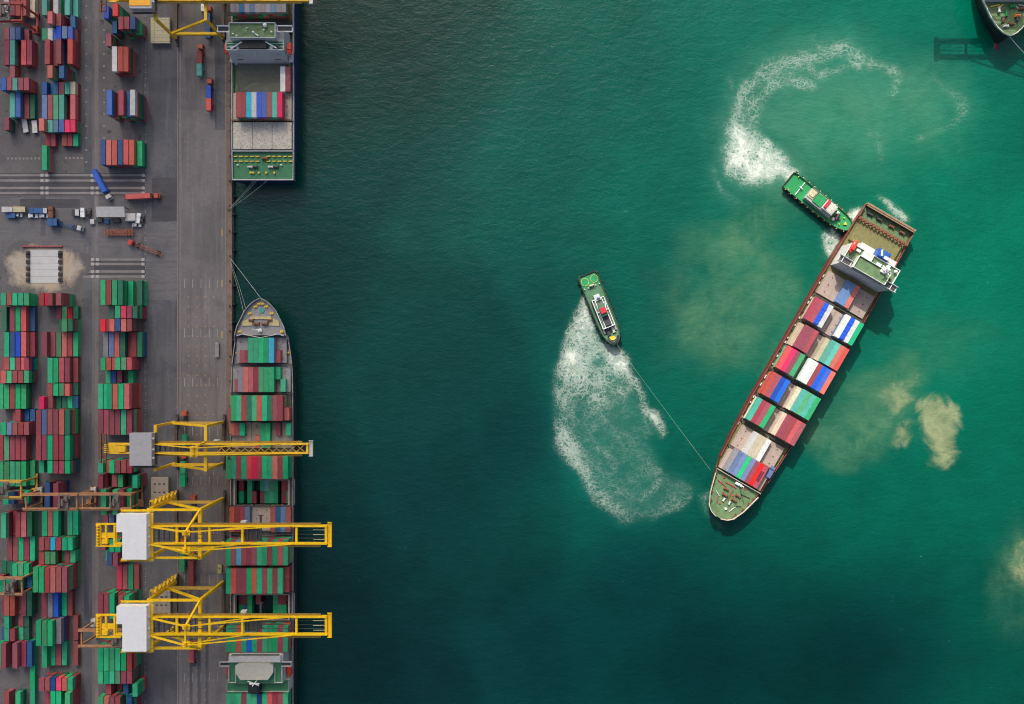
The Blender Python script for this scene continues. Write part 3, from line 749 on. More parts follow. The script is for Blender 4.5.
def stow(ship, zt, bayname, bay, xc, cols, tiers, pitch=2.5, L=L40, y0=None, where='', grp='', stuff=False, half=0, skip=()):
    "one bay of deck containers; zt is the height of the hatch, '.' an empty slot"
    n = len(cols); MWs = ship.matrix_basis.copy(); out = 0
    for k, c in enumerate(cols):
        if c in '. ': continue
        nt = tiers[k] if isinstance(tiers, (list, tuple)) else tiers
        y = (k - (n - 1) / 2) * pitch + (y0 or 0)
        for q in range(nt):
            M = MWs @ TM(xc + half, y, zt + .13 + q * CH, 0 if (k + q) % 2 else math.pi)
            if q == nt - 1 and not stuff:
                container(M, L, c, f'{CNAME[c]} container, {ORD[out]} of its row {where}', grp)
            else: REST.append((M, L, c if q == nt - 1 else random.choice('GMVMGO')))
        out += 1

# ---- grey ship moored along the quay, bow up the picture
S2X = gx(265.5); DZ2 = -2.6
S2Y = W(262, 298.5, 11 + DZ2)[1]
SH2 = empty('container_ship', (S2X, S2Y, DZ2), R(-90), 'grey container ship moored bow-up under the yellow cranes, loaded with green and maroon containers', 'ship')
def zf2(x): return 11.0 if x < 18 else 11.0 - 3.0 * min(1, (x - 18) / 3)
st2 = [(0, .5, .3), (1.2, 3.0, .6), (3.2, 5.4, 1.4), (6.1, 7.8, 2.6), (13.7, 11.6, 6.5), (18, 12.7, 9), (21, 13.3, 10.5), (27, 14.2, 12.5), (34, 15.0, 14), (46, 15.3, 14.6), (62, 15.4, 15), (190, 15.4, 15), (225, 15, 14), (232, 14.6, 12)]
loft(st2, zf2).build('hull', HULLGREY, SH2)
MB().prism(deck_poly(st2, 0, 18), 10.0, 10.2).build('forecastle_deck', DGREY, SH2)
rail([s for s in st2 if s[0] <= 62] + [(232, 15.4, 16)], lambda x: zf2(x), .9, .30).build('bulwark', paint('bulwark_grey', (.34, .35, .36), .6), SH2)
m = MB(); 
for s in (-1, 1):
    m.bar((19.2, 0, 10.9), (17.4, s * 9, 10.9), .25, 2.0); m.bar((17.4, s * 9, 10.9), (18.4, s * 11.6, 10.9), .25, 2.0)
m.build('breakwater', WHITE2, SH2)
MB().box(4.6, 5.9, -5.2, 5.2, 10.2, 10.7).build('platform', PALEY, SH2).location = (4.2, 0, 0)
for s in (-1, 1):
    winch(SH2, 12.4, s * 2.1, 10.2, 1.1, RUST); winch(SH2, 10.6, s * 4.6, 10.2, .9, RUST)
    MB().prism([(9.6, s * 4.6), (11.0, s * 9.2), (13.4, s * 9.0), (13.2, s * 4.2)] if s > 0 else [(13.2, -4.2), (13.4, -9.0), (11.0, -9.2), (9.6, -4.6)], 10.2, 10.6).build('platform', PALEY, SH2)
    for (x, y) in ((2.6, .9), (4.0, 2.6), (7.4, 5.4), (16.2, 10.4), (26.6, 12.6)):
        MB().cyl((x, s * y - .4, (10.2 if x < 18 else 6.9)), .42, .9, 8).cyl((x, s * y + .4, (10.2 if x < 18 else 6.9)), .42, .9, 8).box(x - .6, x + .6, s * y - .9, s * y + .9, (10.2 if x < 18 else 6.9), (10.35 if x < 18 else 7.05)).build('mooring_bitts', BYEL, SH2)
MB().cyl((5.8, .4, 10.2), 1.3, .35, 14).build('hatch_lid', paint('teal_paint', (.05, .33, .26), .5), SH2)
MB().cyl((15.6, -.2, 10.2), .9, 1.2, 10).cyl((15.6, -.2, 11.4), .28, 11, 8).box(15.2, 16, -1.2, .9, 15.5, 15.9).build('foremast', WHITE, SH2)
def loc(ship, px, py, z): return ship.matrix_basis.inverted() @ W(px, py, z + ship.location.z)
for o_ in (SH2,): o_.rotation_euler = (0, 0, R(-90))
bpy.context.view_layer.update()
ZH = 9.0
BAY2 = [(337.7, 362.7, '....GGGGC...', 2, 14.2), (367, 392, '..AOOMgGG...', 2, 14.2), (395.5, 420.8, '.GGMVGOGVMM.', 3, 16.8), (423, 448, '......GG....', 1, 11.6), (453.4, 479, 'GGMGRRMGGOMG', 3, 16.8), (480.5, 505, None, 0, 9),
        (507, 532, 'OMMS....MDSM', 1, 11.6), (540, 565.4, 'GMCMMMGGMGOG', 3, 16.8), (568, 594, 'GOMMGOGMGMG.', 3, 16.8), (595, 620, None, 0, 9), (626.5, 652, 'GGOGBGMGGGMG', 3, 16.8), (694, 719, 'GGGMGGDGOMMG', 3, 16.8)]
g2 = 'containers on the grey moored ship'; halves = {0: [(2, 'M', 1), (3, 'M', 1), (9, 'M', 1)], 1: [(1, 'M', 1), (9, 'G', -1), (10, 'G', 1)], 2: [(0, 'M', 1), (11, 'O', 1)], 3: [(0, 'O', -1), (1, 'M', -1), (2, 'G', -1), (5, 'O', 1), (9, 'M', -1), (11, 'G', -1)], 8: [(11, 'M', 1), (11, 'M', -1)]}
wh2 = ['right behind the grey bow deck', 'in the second bay behind the grey bow', 'in the third bay behind the grey bow', 'low beside the old crane boom', 'just below the old crane boom', '', 'above the upper new crane boom', 'just below the upper new crane boom', 'midway between the two new crane booms', '', 'in front of the moored ship bridge house', 'behind the moored ship bridge house at picture bottom']
edges = []
for i, (ya, yb, s, n, zt) in enumerate(BAY2):
    xc = loc(SH2, 260, (ya + yb) / 2, zt).x; hb = min(15.0, hw(st2, xc - 6) - .6)
    edges.append(xc)
    if s is None:
        fr = MB()                                       # open hold: coaming and cell guides round it
        for q in (-1, 1):
            fr.box(xc - 6.5, xc + 6.5, q * 13.4 - .4, q * 13.4 + .4, 6.9, 9.2); fr.box(xc + q * 6.4 - .25, xc + q * 6.4 + .25, -12.9, 12.9, 6.9, 9.2)
        fr.build('hatch_coaming', HATCHB, SH2)
        continue
    hatch(SH2, xc - 6.2, xc + 6.2, -hb, hb, ZH, DGREY if i < 2 else HATCHB if n < 3 else HATCHG, 3)
    stow(SH2, ZH, '', i, xc, s, n, where=wh2[i], grp=g2)
    for k, c, sd in halves.get(i, []):
        for q in range(max(1, n - 1)):
            REST.append((SH2.matrix_basis @ TM(xc + sd * 3.07, (k - 5.5) * 2.5, ZH + .13 + q * CH, 0), L20, c))
for a, b_ in zip(edges, edges[1:]):
    if b_ - a < 16: bridge(SH2, (a + b_) / 2, 15.2, 6.9, 3.2, STEEL)
# the deck is cut open over the two working holds: dark holds with containers standing inside
for i, (ra, rb) in ((5, ('M.G..GTgG.MM', 'G.GM.MGGG.MG')), (9, ('MMG.M...GMM.', 'GDG.....GGG.'))):
    xc = edges[i]
    MB().box(xc - 6.3, xc + 6.3, -13, 13, -1.5, -1.2).build('hold_floor', DARKIN, SH2)
    gd = MB()
    for k in range(13): gd.box(xc - 6.2, xc - 6.0, (k - 6) * 2.14 - .08, (k - 6) * 2.14 + .08, -1.2, 8.6); gd.box(xc + 6.0, xc + 6.2, (k - 6) * 2.14 - .08, (k - 6) * 2.14 + .08, -1.2, 8.6)
    gd.build('cell_guides', DARKIN, SH2)
    for sd, s in ((-1, ra), (1, rb)):
        for k, c in enumerate(s):
            for q in range(0 if c == '.' else 2): REST.append((SH2.matrix_basis @ TM(xc + sd * 3.07, (k - 5.5) * 2.14, -1.18 + CH * q, 0), L20, c)) if True else None
dk = MB(); dk.prism(deck_poly(st2, 18, edges[5] - 6.3), 6.6, 6.9)
dk.prism(deck_poly(st2, edges[5] + 6.3, edges[9] - 6.3), 6.6, 6.9); dk.prism(deck_poly(st2, edges[9] + 6.3, 232), 6.6, 6.9)
for i in (5, 9):
    for q in (-1, 1): dk.box(edges[i] - 6.3, edges[i] + 6.3, q * 14.4 - 1.4, q * 14.4 + 1.4, 6.6, 6.9)
dk.build('deck', DGREY, SH2)
# bridge house of the grey ship (flat white front, wings, pale roof, green decks behind)
a = loc(SH2, 260, 655, 9).x; m = MB()
hx = loc(SH2, 260, 656, 21).x
m.box(hx, hx + 14, -13, 13, 6.9, 18.4); m.box(hx + .4, hx + 3.2, -12.4, 12.4, 18.4, 20.6)
hs = m.build('bridge_house', WHITE2, SH2)
MB().prism([(hx + 3.4, -7), (hx + 4.6, -9), (hx + 8, -9), (hx + 11.4, -6.6), (hx + 11.4, 6.6), (hx + 8, 9), (hx + 4.6, 9), (hx + 3.4, 7)], 18.41, 21.2).build('wheelhouse', BEIGE, hs)
MB().box(hx - .05, hx, -11.5, 11.5, 18.9, 19.8).build('window_band', GLASS, hs)
for s in (-1, 1):
    MB().box(hx + 3.6, hx + 5.6, min(s * 12.4, s * 17.3), max(s * 12.4, s * 17.3), 18.0, 18.4).box(hx + 3.5, hx + 3.7, min(s * 12.4, s * 17.3), max(s * 12.4, s * 17.3), 18.4, 19.5).box(hx + 5.5, hx + 5.7, min(s * 12.4, s * 17.3), max(s * 12.4, s * 17.3), 18.4, 19.5).box(hx + 3.7, hx + 5.5, min(s * 17.1, s * 17.3), max(s * 17.1, s * 17.3), 18.4, 19.5).build('bridge_wing', WHITE2, hs)
    lifeboat(SH2, hx + 10, s * 14.6, 12.6, 6.5)
    MB().box(hx + 3.3, hx + 13.9, min(s * .01, s * 12.8), max(s * .01, s * 12.8), 18.40, 18.405).build('side_deck', DGREEN, hs)
    rw = MB()
    for q in (9.4, 12.7): rw.box(hx + 6.2, hx + 13.6, s * q - .12, s * q + .12, 18.41, 19.4)
    rw.box(hx + 13.4, hx + 13.6, min(s * 9.5, s * 12.6), max(s * 9.5, s * 12.6), 18.41, 19.4); rw.build('railing', WHITE2, hs)
    MB().box(hx + 3.8, hx + 5.4, min(s * 12.6, s * 17), max(s * 12.6, s * 17), 18.405, 18.45).build('wing_grating', STEEL, hs)
MB().box(hx + 14, hx + 19.5, -15, 15, 6.9, 14.2).build('engine_casing', WHITE2, SH2)
MB().box(hx + 14.1, hx + 19.4, -14.8, 14.8, 14.2, 14.3).build('casing_deck', DGREEN, SH2)
MB().box(hx + 14, hx + 18.6, -3.4, 1.8, 14.3, 19.5).box(hx + 14.6, hx + 18.2, -2.8, 1.2, 19.5, 19.9).build('funnel', HULLBLACK, SH2)
MB().tube([(hx + 12, 1, 18.4), (hx + 12, 1, 27)], .25).box(hx + 11.7, hx + 12.3, -1.4, 3.4, 24, 24.3).bar((hx + 11.8, -3, 21.5), (hx + 13.6, 2.6, 22.5), .35).build('radar_mast', WHITE, SH2)
rl = MB()
for s in (-1, 1): rl.box(hx + 14, hx + 19.5, s * 15 - .07, s * 15 + .07, 14.2, 15.2)
rl.box(hx + 19.35, hx + 19.5, -14.9, 14.9, 14.2, 15.2); rl.build('railing', WHITE2, SH2)

# ---- navy ship moored at the top, stern down the picture
SH1 = empty('container_ship', (gx(267.2), W(262, 181, 6)[1] + 196, -1.0), R(-90), 'navy blue container ship moored at the picture top, flat stern towards us, few containers', 'ship')
bpy.context.view_layer.update()
st1 = [(0, .5, .3), (4, 6, 1), (14, 11.5, 6), (28, 15, 13), (45, 15.5, 15), (150, 15.7, 15.4), (180, 15.7, 14.5), (196, 15.5, 10)]
zf1 = lambda x: 8.0
loft(st1, 8.0).build('hull', HULLNAVY, SH1)
MB().prism(deck_poly(st1, 0, 196), 6.6, 6.9).build('deck', DGREEN2, SH1)
rail(st1, zf1, .7, .5).build('bulwark', HULLNAVY, SH1)
rail([(s[0], s[1] - .5, 0) for s in st1], zf1, .9, .3).build('railing', WHITE2, SH1)
def l1(py, z): return loc(SH1, 262, py, z).x
xs0 = l1(152, 8); MB().box(xs0, 195.6, -15.5, 15.5, 6.9, 7.6).build('stern_deck', DGREEN, SH1)
MB().box(195.4, 195.9, -15.6, 15.6, 6.9, 8.6).build('stern_rail', WHITE2, SH1)
for k in range(-5, 6):
    if k in (0,): continue
    for dx in (2.2, 4.6):
        MB().box(xs0 + dx - .25, xs0 + dx + .25, k * 2.7 - .9, k * 2.7 + .9, 7.6, 8.3).build('mooring_bitts', BYEL, SH1)
for y in (-6, -4.8, -2, 1.6, 5.6): MB().cyl((xs0 + 10.2, y, 7.6), .55, 1, 8).build('mooring_bollard', BYEL, SH1)
for y in (-5, 5): winch(SH1, xs0 + 7.4, y - 1.2, 7.6, .9, WHITE2); winch(SH1, xs0 + 7.4, y + 1.4, 7.6, .9, STEEL)
winch(SH1, xs0 + 3.2, 1, 7.6, 1.1, RUST)
for y in (-12.4, 9): MB().cyl((xs0 + 6.4, y, 7.6), .55, 1.1, 10, r2=.4).build('vent', WHITE, SH1)
def bay1(ya, yb, z): return (l1(ya, z), l1(yb, z))
xa, xb = bay1(122, 149, 9.2); hatch(SH1, xa, xb, -14.4, 14.4, 9.2, HATCHW, 3, False)
MB().box(xb + .4, xb + 1.2, -15.2, 15.2, 6.9, 9.0).build('lashing_bridge', DGREY, SH1); bridge(SH1, xa - .8, 15, 6.9, 3, RUST)
xa, xb = bay1(93, 120, 9.2); hatch(SH1, xa, xb, -14.4, 14.4, 9.2, HATCHB, 3)
stow(SH1, 9.2, '', 0, l1(104.6, 14.5), '.MMCWBBMTR.', 2, where='in the striped row on the navy ship', grp='containers on the navy ship')
xa, xb = bay1(64, 92, 9.2); hatch(SH1, xa, xb, -12.2, 12.2, 9.2, HATCHG, 1, False)
stow(SH1, 9.2, '', 0, l1(79, 11.8), 'WM', 1, y0=12.0, where='alone at the side, near the navy ship bridge', grp='containers on the navy ship')
for s in (-1, 1): MB().box(l1(66, 8), xs0, s * 14.9 - .45, s * 14.9 + .45, 6.9, 8.2).build('side_walkway', DGREEN2, SH1)
# house: wall towards us is tall; green monkey deck, wings, dark funnel pit
ha = l1(24, 25); hb = l1(64.5, 9)
xw, xp, x2, x3 = l1(49.5, 20), l1(39, 19), l1(38, 23), l1(23, 23)
hs = MB().box(x3, xw, -14.4, 13.2, 6.9, 18.6).add([(hb, -14, 6.9), (hb, 13, 6.9), (xw, 13, 19.8), (xw, -14, 19.8), (xw, -14, 6.9), (xw, 13, 6.9), (xw - .3, -14, 19.8), (xw - .3, 13, 19.8), (xw - .3, -14, 6.95), (xw - .3, 13, 6.95)], [(0, 1, 2, 3), (0, 3, 6, 8), (1, 9, 7, 2), (3, 2, 7, 6), (6, 7, 9, 8)]).box(x3, x2, -11.6, 10.4, 18.6, 22.6).build('bridge_house', WHITE2, SH1)
MB().box(x3 + .1, x2 - .1, -11.4, 10.2, 22.6, 22.8).build('monkey_deck', DGREEN2, hs)
MB().box(x2 + .1, xw - .6, -14.2, 13, 18.6, 18.7).build('boat_deck', DGREEN, hs)
MB().prism([(x2 + .3, -6.5), (x2 + .3, 3.8), (x2 + 2, 5.2), (xw - .5, 5.2), (xw - .5, -8), (x2 + 2, -8)], 18.7, 20.6).build('funnel', HULLBLACK, SH1)  # raised black block painted as the dark of an open funnel pit
rr_ = MB()
for x_, q0, q1 in ((x2 - .1, -11.4, 10.2), (x3, -11.4, 10.2)): rr_.box(x_ - .1, x_ + .1, q0, q1, 22.8, 23.7)
for y_ in (-11.5, 10.3): rr_.box(x3 + .1, x2 - .2, y_ - .1, y_ + .1, 22.8, 23.7)
for y_ in (-14.3, 13.1): rr_.box(x2, xw - .1, y_ - .1, y_ + .1, 18.7, 19.7)
for q0, q1 in ((-14, -9), (6.4, 12.8)):
    for k in range(3): rr_.box(x2 + 1.2 + k * 1.6, x2 + 1.35 + k * 1.6, q0, q1, 18.7, 19.2 + .2 * k)
rr_.build('railing', WHITE, hs)
for y_ in (-11.4, -8.4, 7.4, 10.4): MB().box(x2 + 2.6, x2 + 4, y_ - .7, y_ + .7, 18.7, 19.9).build('deck_locker', WHITE2 if y_ < 8 else STEEL, hs)
for y0_, y1_ in ((-10, -7), (8, 11)): MB().box(hb, hb + .06, y0_, y1_, 15.4, 16.6).build('louvre', RUST, hs)
for s in (-1, 1):
    y0_, y1_ = sorted((s * 10.5, s * 18))
    MB().box(x3 + .9, x3 + 3.4, y0_, y1_, 20.6, 21).box(x3 + .6, x3 + .9, y0_, y1_, 21, 22).box(x3 + 3.4, x3 + 3.7, y0_, y1_, 21, 22).build('bridge_wing', WHITE, hs).parent = hs
    MB().box(x3 + 1.1, x3 + 3.2, y0_ + .5, y1_ - .5, 21, 21.06).build('wing_grating', STEEL, hs)
    lifeboat(SH1, x2 + 2.4, s * 15.2, 15.6, 6.4)
    MB().bar((x2 + 1, s * 5.6 - .6, 20.8), (xw - .6, s * 10.6 - .6, 20.2), .55).build('stores_crane', WHITE, hs)
    MB().box(hb - 7, hb - .5, min(s * 13.6, s * 15.4), max(s * 13.6, s * 15.4), 10.5, 10.8).box(hb - 4, hb - 3.7, min(s * 13.6, s * 15.4), max(s * 13.6, s * 15.4), 10.8, 13).build('side_stair', WHITE2, hs)
MB().ball((x3 + 1.4, 5.6, 23.9), 1.0).build('radome', WHITE, hs)
MB().bar((x3 + 4.4, -.4, 24), (x2 - .6, 2.6, 24.4), .45).cyl((x3 + 5.4, 1.0, 22.8), .3, 4, 8).build('radar_mast', WHITE, hs)
for k, (y, r) in enumerate(((-8, .35), (-9.6, .3), (8.6, .35), (5, .3), (-3, .3))): MB().cyl((x2 - 1 - k * .9, y, 22.8), r, 1.0, 8).build('vent', WHITE, hs)
MB().box(x3 - 7, x3 - .5, -14.2, 14.2, 6.9, 9.2).build('hatch_cover', DARKIN, SH1)
stow(SH1, 9.2, '', 0, x3 - 13.6, 'AADASAAASAA', 3, where='in the bay cut by the picture top', grp='containers on the navy ship', stuff=True)

# ---- red-hulled ship being turned by the tugs
AX = Vector((.5006, .8656, 0)); ang = math.atan2(AX.y, AX.x)
DZ3 = -5.0; bt = W(717.9, 517.2, 9.6 + DZ3); SH3 = empty('container_ship', (bt.x, bt.y, DZ3), ang, 'red hulled container ship out on open water between two tugs, mixed coloured containers', 'ship')
bpy.context.view_layer.update()
ZD3 = 7.5
st3 = [(0, 1.5, .4), (1.0, 4.6, 1), (3, 7.0, 2.2), (8.5, 9.6, 5), (18.5, 12.3, 9.5), (27, 13.6, 12), (40, 14.3, 13.8), (60, 15.0, 14.7), (140, 15.0, 14.5), (166, 14.2, 12), (171.6, 13.9, 9)]
zf3 = lambda x: 9.6 if x < 21 else (9.6 - 2.1 * min(1, (x - 21) / 2))
loft(st3, zf3).build('hull', HULLMAROON, SH3)
MB().prism(deck_poly(st3, 0, 21), 8.4, 8.7).build('forecastle_deck', DGREEN2, SH3)
MB().prism(deck_poly(st3, 21, 171.4), 6.2, 6.5).build('deck', DOLIVE, SH3)
rail(st3, zf3, 1.0, .35, x1=21).build('bulwark', paint('bulwark_cream', (.50, .45, .36), .6), SH3)
rail([s for s in st3 if s[0] > 20], zf3, .5, .3).build('side_rail', HULLRED, SH3)
MB().bar((20.6, -12.4, 9.7), (20.6, 12.4, 9.7), .25, 2).build('breakwater', paint('breakwater_cream', (.50, .45, .36), .6), SH3)
MB().ball((-1.6, 0, -4.0), 1, 3.6, 1.7, 1.6).build('bulbous_bow', HULLRED, SH3)
for s in (-1, 1):
    winch(SH3, 11.4, s * 2.6, 8.7, 1.0, RUST); winch(SH3, 14.2, s * 3.4, 8.7, .9, RUST); winch(SH3, 9.0, s * 1.6, 8.7, .7, WHITE2, 'x')
    for x in (5, 9, 13, 16, 18.5): MB().cyl((x, s * (hw(st3, x) - 1.0), 8.7), .3, .8, 8).cyl((x + .9, s * (hw(st3, x) - 1.0), 8.7), .3, .8, 8).build('mooring_bitts', RUST, SH3)
MB().cyl((5.6, -1.4, 8.7), .7, .7, 10).build('hatch_lid', WHITE2, SH3)
for i_, (x, y, a_, L_) in enumerate(((8, 4.6, 20, 4), (7, -4.4, -24, 4), (15.6, 6.6, 80, 5), (15.8, -6.8, 96, 5), (12.6, 0, 4, 5.5), (10.2, 5.8, 60, 3), (17, 2, 90, 6), (9.6, -6, 120, 3.4))):
    MB().bar((x - L_ / 2 * math.cos(R(a_)), y - L_ / 2 * math.sin(R(a_)), 8.95), (x + L_ / 2 * math.cos(R(a_)), y + L_ / 2 * math.sin(R(a_)), 8.95), .34, .4).build('mooring_pipe', (RUST, WHITE2, REDP, STEEL)[i_ % 4], SH3)
for x, y in ((11.8, 1.2), (13, -1.4), (6.4, 2.4), (18.6, 7), (18.8, -5)): MB().cyl((x, y, 8.7), .45, .5, 10).build('mooring_bitts', REDP, SH3)
MB().cyl((19.3, -1.0, 8.7), .5, 1, 8).cyl((19.3, -1, 9.7), .22, 8, 6).cbox((19.3, -.8, 9.3), (1.3, 3.4, 1.2)).build('foremast', WHITE, SH3)
O3 = Vector((717.9, 517.2)); ap = Vector((.5006, -.8656)); rp = Vector((.8656, .5006))
def loc3(u, v, z): q = O3 + ap * u + rp * v; return loc(SH3, q.x, q.y, z)
ROW3 = [('A', 258, '....SSO....', 1, 'next to the turning ship bridge'), ('B', 227.8, 'MMBW...WBWG', 2, 'in the tarpaulin row of the turning ship'), ('C', 198.5, 'YMMM..YTTOO', 2, 'second row below the blue tarpaulins'), ('D', 171.5, 'RRMG.WWMBBO', 2, 'in the turning ship row that has bright red'),
        ('E', 141.5, 'OMBB..YTgTG', 2, 'amidships, teal at the starboard end'), ('F', 112, 'TMMG..YMMOM', 2, 'third row behind the green bow'), ('G', 80.5, '...WYYW....', 1, 'half empty row behind the green bow'), ('H', 56.5, '.ASSGSMRM..', 1, 'row right behind the green bow')]
g3 = 'containers on the turning ship'; cx3 = []
for nm, uc, s, n, wh in ROW3:
    zt = 8.3 + CH * n; xc = loc3(uc, 1.5, zt).x; cx3.append(xc)
    hwd = min(13.2, hw(st3, xc - 6.2) - .7)
    if nm in 'GH': hwd = min(hwd, 12.0)
    hatch(SH3, xc - 6.25, xc + 6.25, -hwd, hwd, 8.3, paint('hatch_dusty_pink', (.36, .29, .25), .7, .15, .4, (.24, .10, .07), 1.1) if nm == 'A' else bpy.data.materials['hatch_dusty_pink'], 2)
    for k, c in enumerate(s):
        if c == '.': continue
        y = -(k - 5) * 2.46
        if nm == 'H': y = -(k - 4.7) * 2.4
        nt = n - 1 if (c == 'Y' and n > 1) else n
        for q in range(nt):
            M = SH3.matrix_basis @ TM(xc, y, 8.43 + q * CH, 0 if k % 2 else math.pi)
            if q == nt - 1:
                seen = sum(1 for cc in s[:k] if cc == c); tot = s.count(c)
                ordn = '' if tot == 1 else ['nearest the port side', 'second from port', 'third from port', 'fourth from port', 'fifth from port'][seen] + ' '
                container(M, L40, c, f'{CNAME[c]} container {ordn}{wh}', g3)
            else: REST.append((M, L40, random.choice('MGOSYB')))
    if nm == 'B':
        for k in (2, 8):
            y = -(k - 5) * 2.46; tb = MB(); nx_ = 22
            for i in range(nx_):                       # slack tarpaulin humped over the load
                a, b_ = -5.6 + 11.2 * i / nx_, -5.6 + 11.2 * (i + 1) / nx_
                z = .30 + .10 * math.sin(i * 1.7) + .08 * math.sin(i * .7 + k); w2 = 1.1 + .10 * math.sin(i * 1.1 + k)
                tb.box(a, b_, -w2, w2, .02, z)
            o = tb.build('tarpaulin', TARP); o.matrix_world = SH3.matrix_basis @ TM(xc, y, 8.43 + 2 * CH, 0)
            tag(o, f'bright blue tarpaulin over the open-top box on the {"port" if k == 2 else "starboard"} side of the turning ship', 'tarpaulin', 'blue tarpaulins')
for a, b_ in zip(cx3, cx3[1:]): bridge(SH3, (a + b_) / 2, 13.2, 6.5, 2.8, STEEL)
REST.append((SH3.matrix_basis @ TM(cx3[-1] + 4.5, -11.6, 6.6, 0), L20, 'S'))
REST.append((SH3.matrix_basis @ TM(cx3[-1] - .2, -7.3, 8.43, 0), L20, 'R'))
# walkway clutter along the port side
for k in range(24):
    x = 42 + k * 3.8 + random.uniform(-1, 1)
    MB().cbox((x, 13.9, 7.0), (random.uniform(.6, 2.2), .55, random.uniform(.5, 1.2))).cbox((x + .1, 13.9, 6.45), (.4, .4, .3)).build('deck_fitting', WHITE2 if k % 3 else STEEL, SH3)
# bridge house
hx = loc3(275.3, 0, 8).x
hs = MB().box(hx, hx + 11, -13.4, 13.4, 6.5, 19).box(hx + 11, hx + 15, -11.5, 8, 6.5, 15.5).build('bridge_house', WHITE2, SH3)
MB().box(hx + .1, hx + 10.9, -13.3, 13.3, 19, 19.1).build('boat_deck', DGREEN2, hs)
wh = MB().box(hx + .3, hx + 6.8, -9.5, 8.0, 19.1, 21.8).build('wheelhouse', WHITE2, hs)
MB().box(hx + .5, hx + 6.7, -9.3, 7.8, 21.8, 22).build('monkey_deck', DGREEN2, wh)
MB().box(hx + .24, hx + .3, -9.4, 7.9, 20.2, 21.3).build('window_band', GLASS, wh)
rr_ = MB()
for y in (-9.4, 7.9): rr_.box(hx + .4, hx + 6.7, y - .08, y + .08, 22, 22.9)
for x in (hx + .4, hx + 6.7): rr_.box(x - .08, x + .08, -9.3, 7.8, 22, 22.9)
rr_.build('railing', WHITE, wh)
for s, e in ((1, 15.5), (-1, 16.5)):
    y0_, y1_ = sorted((s * 8.5, s * e))
    MB().box(hx + .4, hx + 3.2, y0_, y1_, 19.1, 19.5).box(hx + .2, hx + .4, y0_, y1_, 19.1, 20.6).box(hx + 3.2, hx + 3.4, y0_, y1_, 19.1, 20.6).build('bridge_wing', WHITE2, hs)
    MB().box(hx + .7, hx + 2.9, y0_ + .6, y1_ - .6, 19.5, 19.6).build('wing_grating', STEEL, hs)
lifeboat(SH3, hx + 9.5, 12.2, 11.5 + 9, 7)
MB().box(hx + 11, hx + 15.4, -5.6, .6, 6.5, 20.5).box(hx + 11.6, hx + 14.8, -5, 0, 20.5, 21.2).build('funnel', paint('funnel_blue', (.015, .10, .38), .5), SH3)
MB().box(hx + 11.5, hx + 13, -5.2, -3, 21.22, 21.4).bar((hx + 12.2, -1.6, 21.4), (hx + 14.8, -.4, 21.4), .8, .2).build('funnel_mark', WHITE, SH3)
MB().cyl((hx + 6.2, -5.4, 22), .35, 6, 8).bar((hx + 5, -8, 24.4), (hx + 7.4, -3.4, 24.8), .6).bar((hx + 5.2, -4, 25.8), (hx + 7, -7.2, 25.6), .5).cbox((hx + 6.2, -5.6, 22.6), (2.6, 2.6, 1.2)).build('radar_mast', WHITE, wh)
MB().ball((hx + 9.2, -11.6, 20.4), .9).build('radome', WHITE, hs)
MB().box(hx + 7.2, hx + 10.6, 1, 6.5, 19.1, 20.4).build('locker', WHITE2, hs)
for x, y, a_, b_, h_ in ((8, -3, 1.6, 2.2, 1.2), (9.4, -7.4, 1.4, 1.4, 1.8), (9.2, 8.8, 1.2, 2, 1), (4.6, 10.6, 1.6, 1, 1.1), (4.2, -11.4, 2, 1, 1)): MB().cbox((hx + x, y, 19.1 + h_ / 2), (a_, b_, h_)).build('deck_locker', WHITE if x > 5 else STEEL, hs)
for s in (-1, 1):
    MB().box(hx + .2, hx + 10.9, s * 13.35 - .1, s * 13.35 + .1, 19.1, 20.1).build('railing', WHITE, hs)
MB().box(hx + 10.75, hx + 10.95, -13.2, 13.2, 19.1, 20.1).build('railing', WHITE, hs)
# after deck: olive hatch, rusty cell-guide bridge, mooring deck
MB().box(hx + 15.4, hx + 25.4, -12.2, 12.2, 6.5, 8.2).build('hatch_cover', DOLIVE, SH3)
b_ = MB().box(hx + 26, hx + 27.6, -13.6, 13.6, 9.2, 9.5)
for k in range(14):
    y = -13.3 + 26.6 * k / 13; b_.box(hx + 26.2, hx + 26.5, y - .2, y + .2, 6.5, 9.2); b_.box(hx + 27.1, hx + 27.4, y - .2, y + .2, 6.5, 9.2); b_.box(hx + 26.1, hx + 27.5, y - .45, y + .25, 9.5, 10.4)
b_.build('lashing_bridge', RUST, SH3)
MB().box(hx + 27.8, 170.4, -13.2, 13.2, 6.5, 6.8).build('mooring_deck', DGREEN2, SH3)
for y in (-9, -3, 4, 9.4): winch(SH3, hx + 31.6, y, 6.8, 1.0, RUST if y < 4 else STEEL)
MB().box(171.0, 171.9, -13.7, 13.7, 7.2, 10.2).box(170.2, 171.0, -13.4, 13.4, 9.6, 9.9).build('stern_frame', paint('stern_brown', (.27, .18, .11), .7, .2, .5), SH3)
for s in (-1, 1): MB().box(hx + 27.8, 170.2, s * 13.9 - .15, s * 13.9 + .15, 6.5, 9.0).build('stern_side', RUST, SH3)

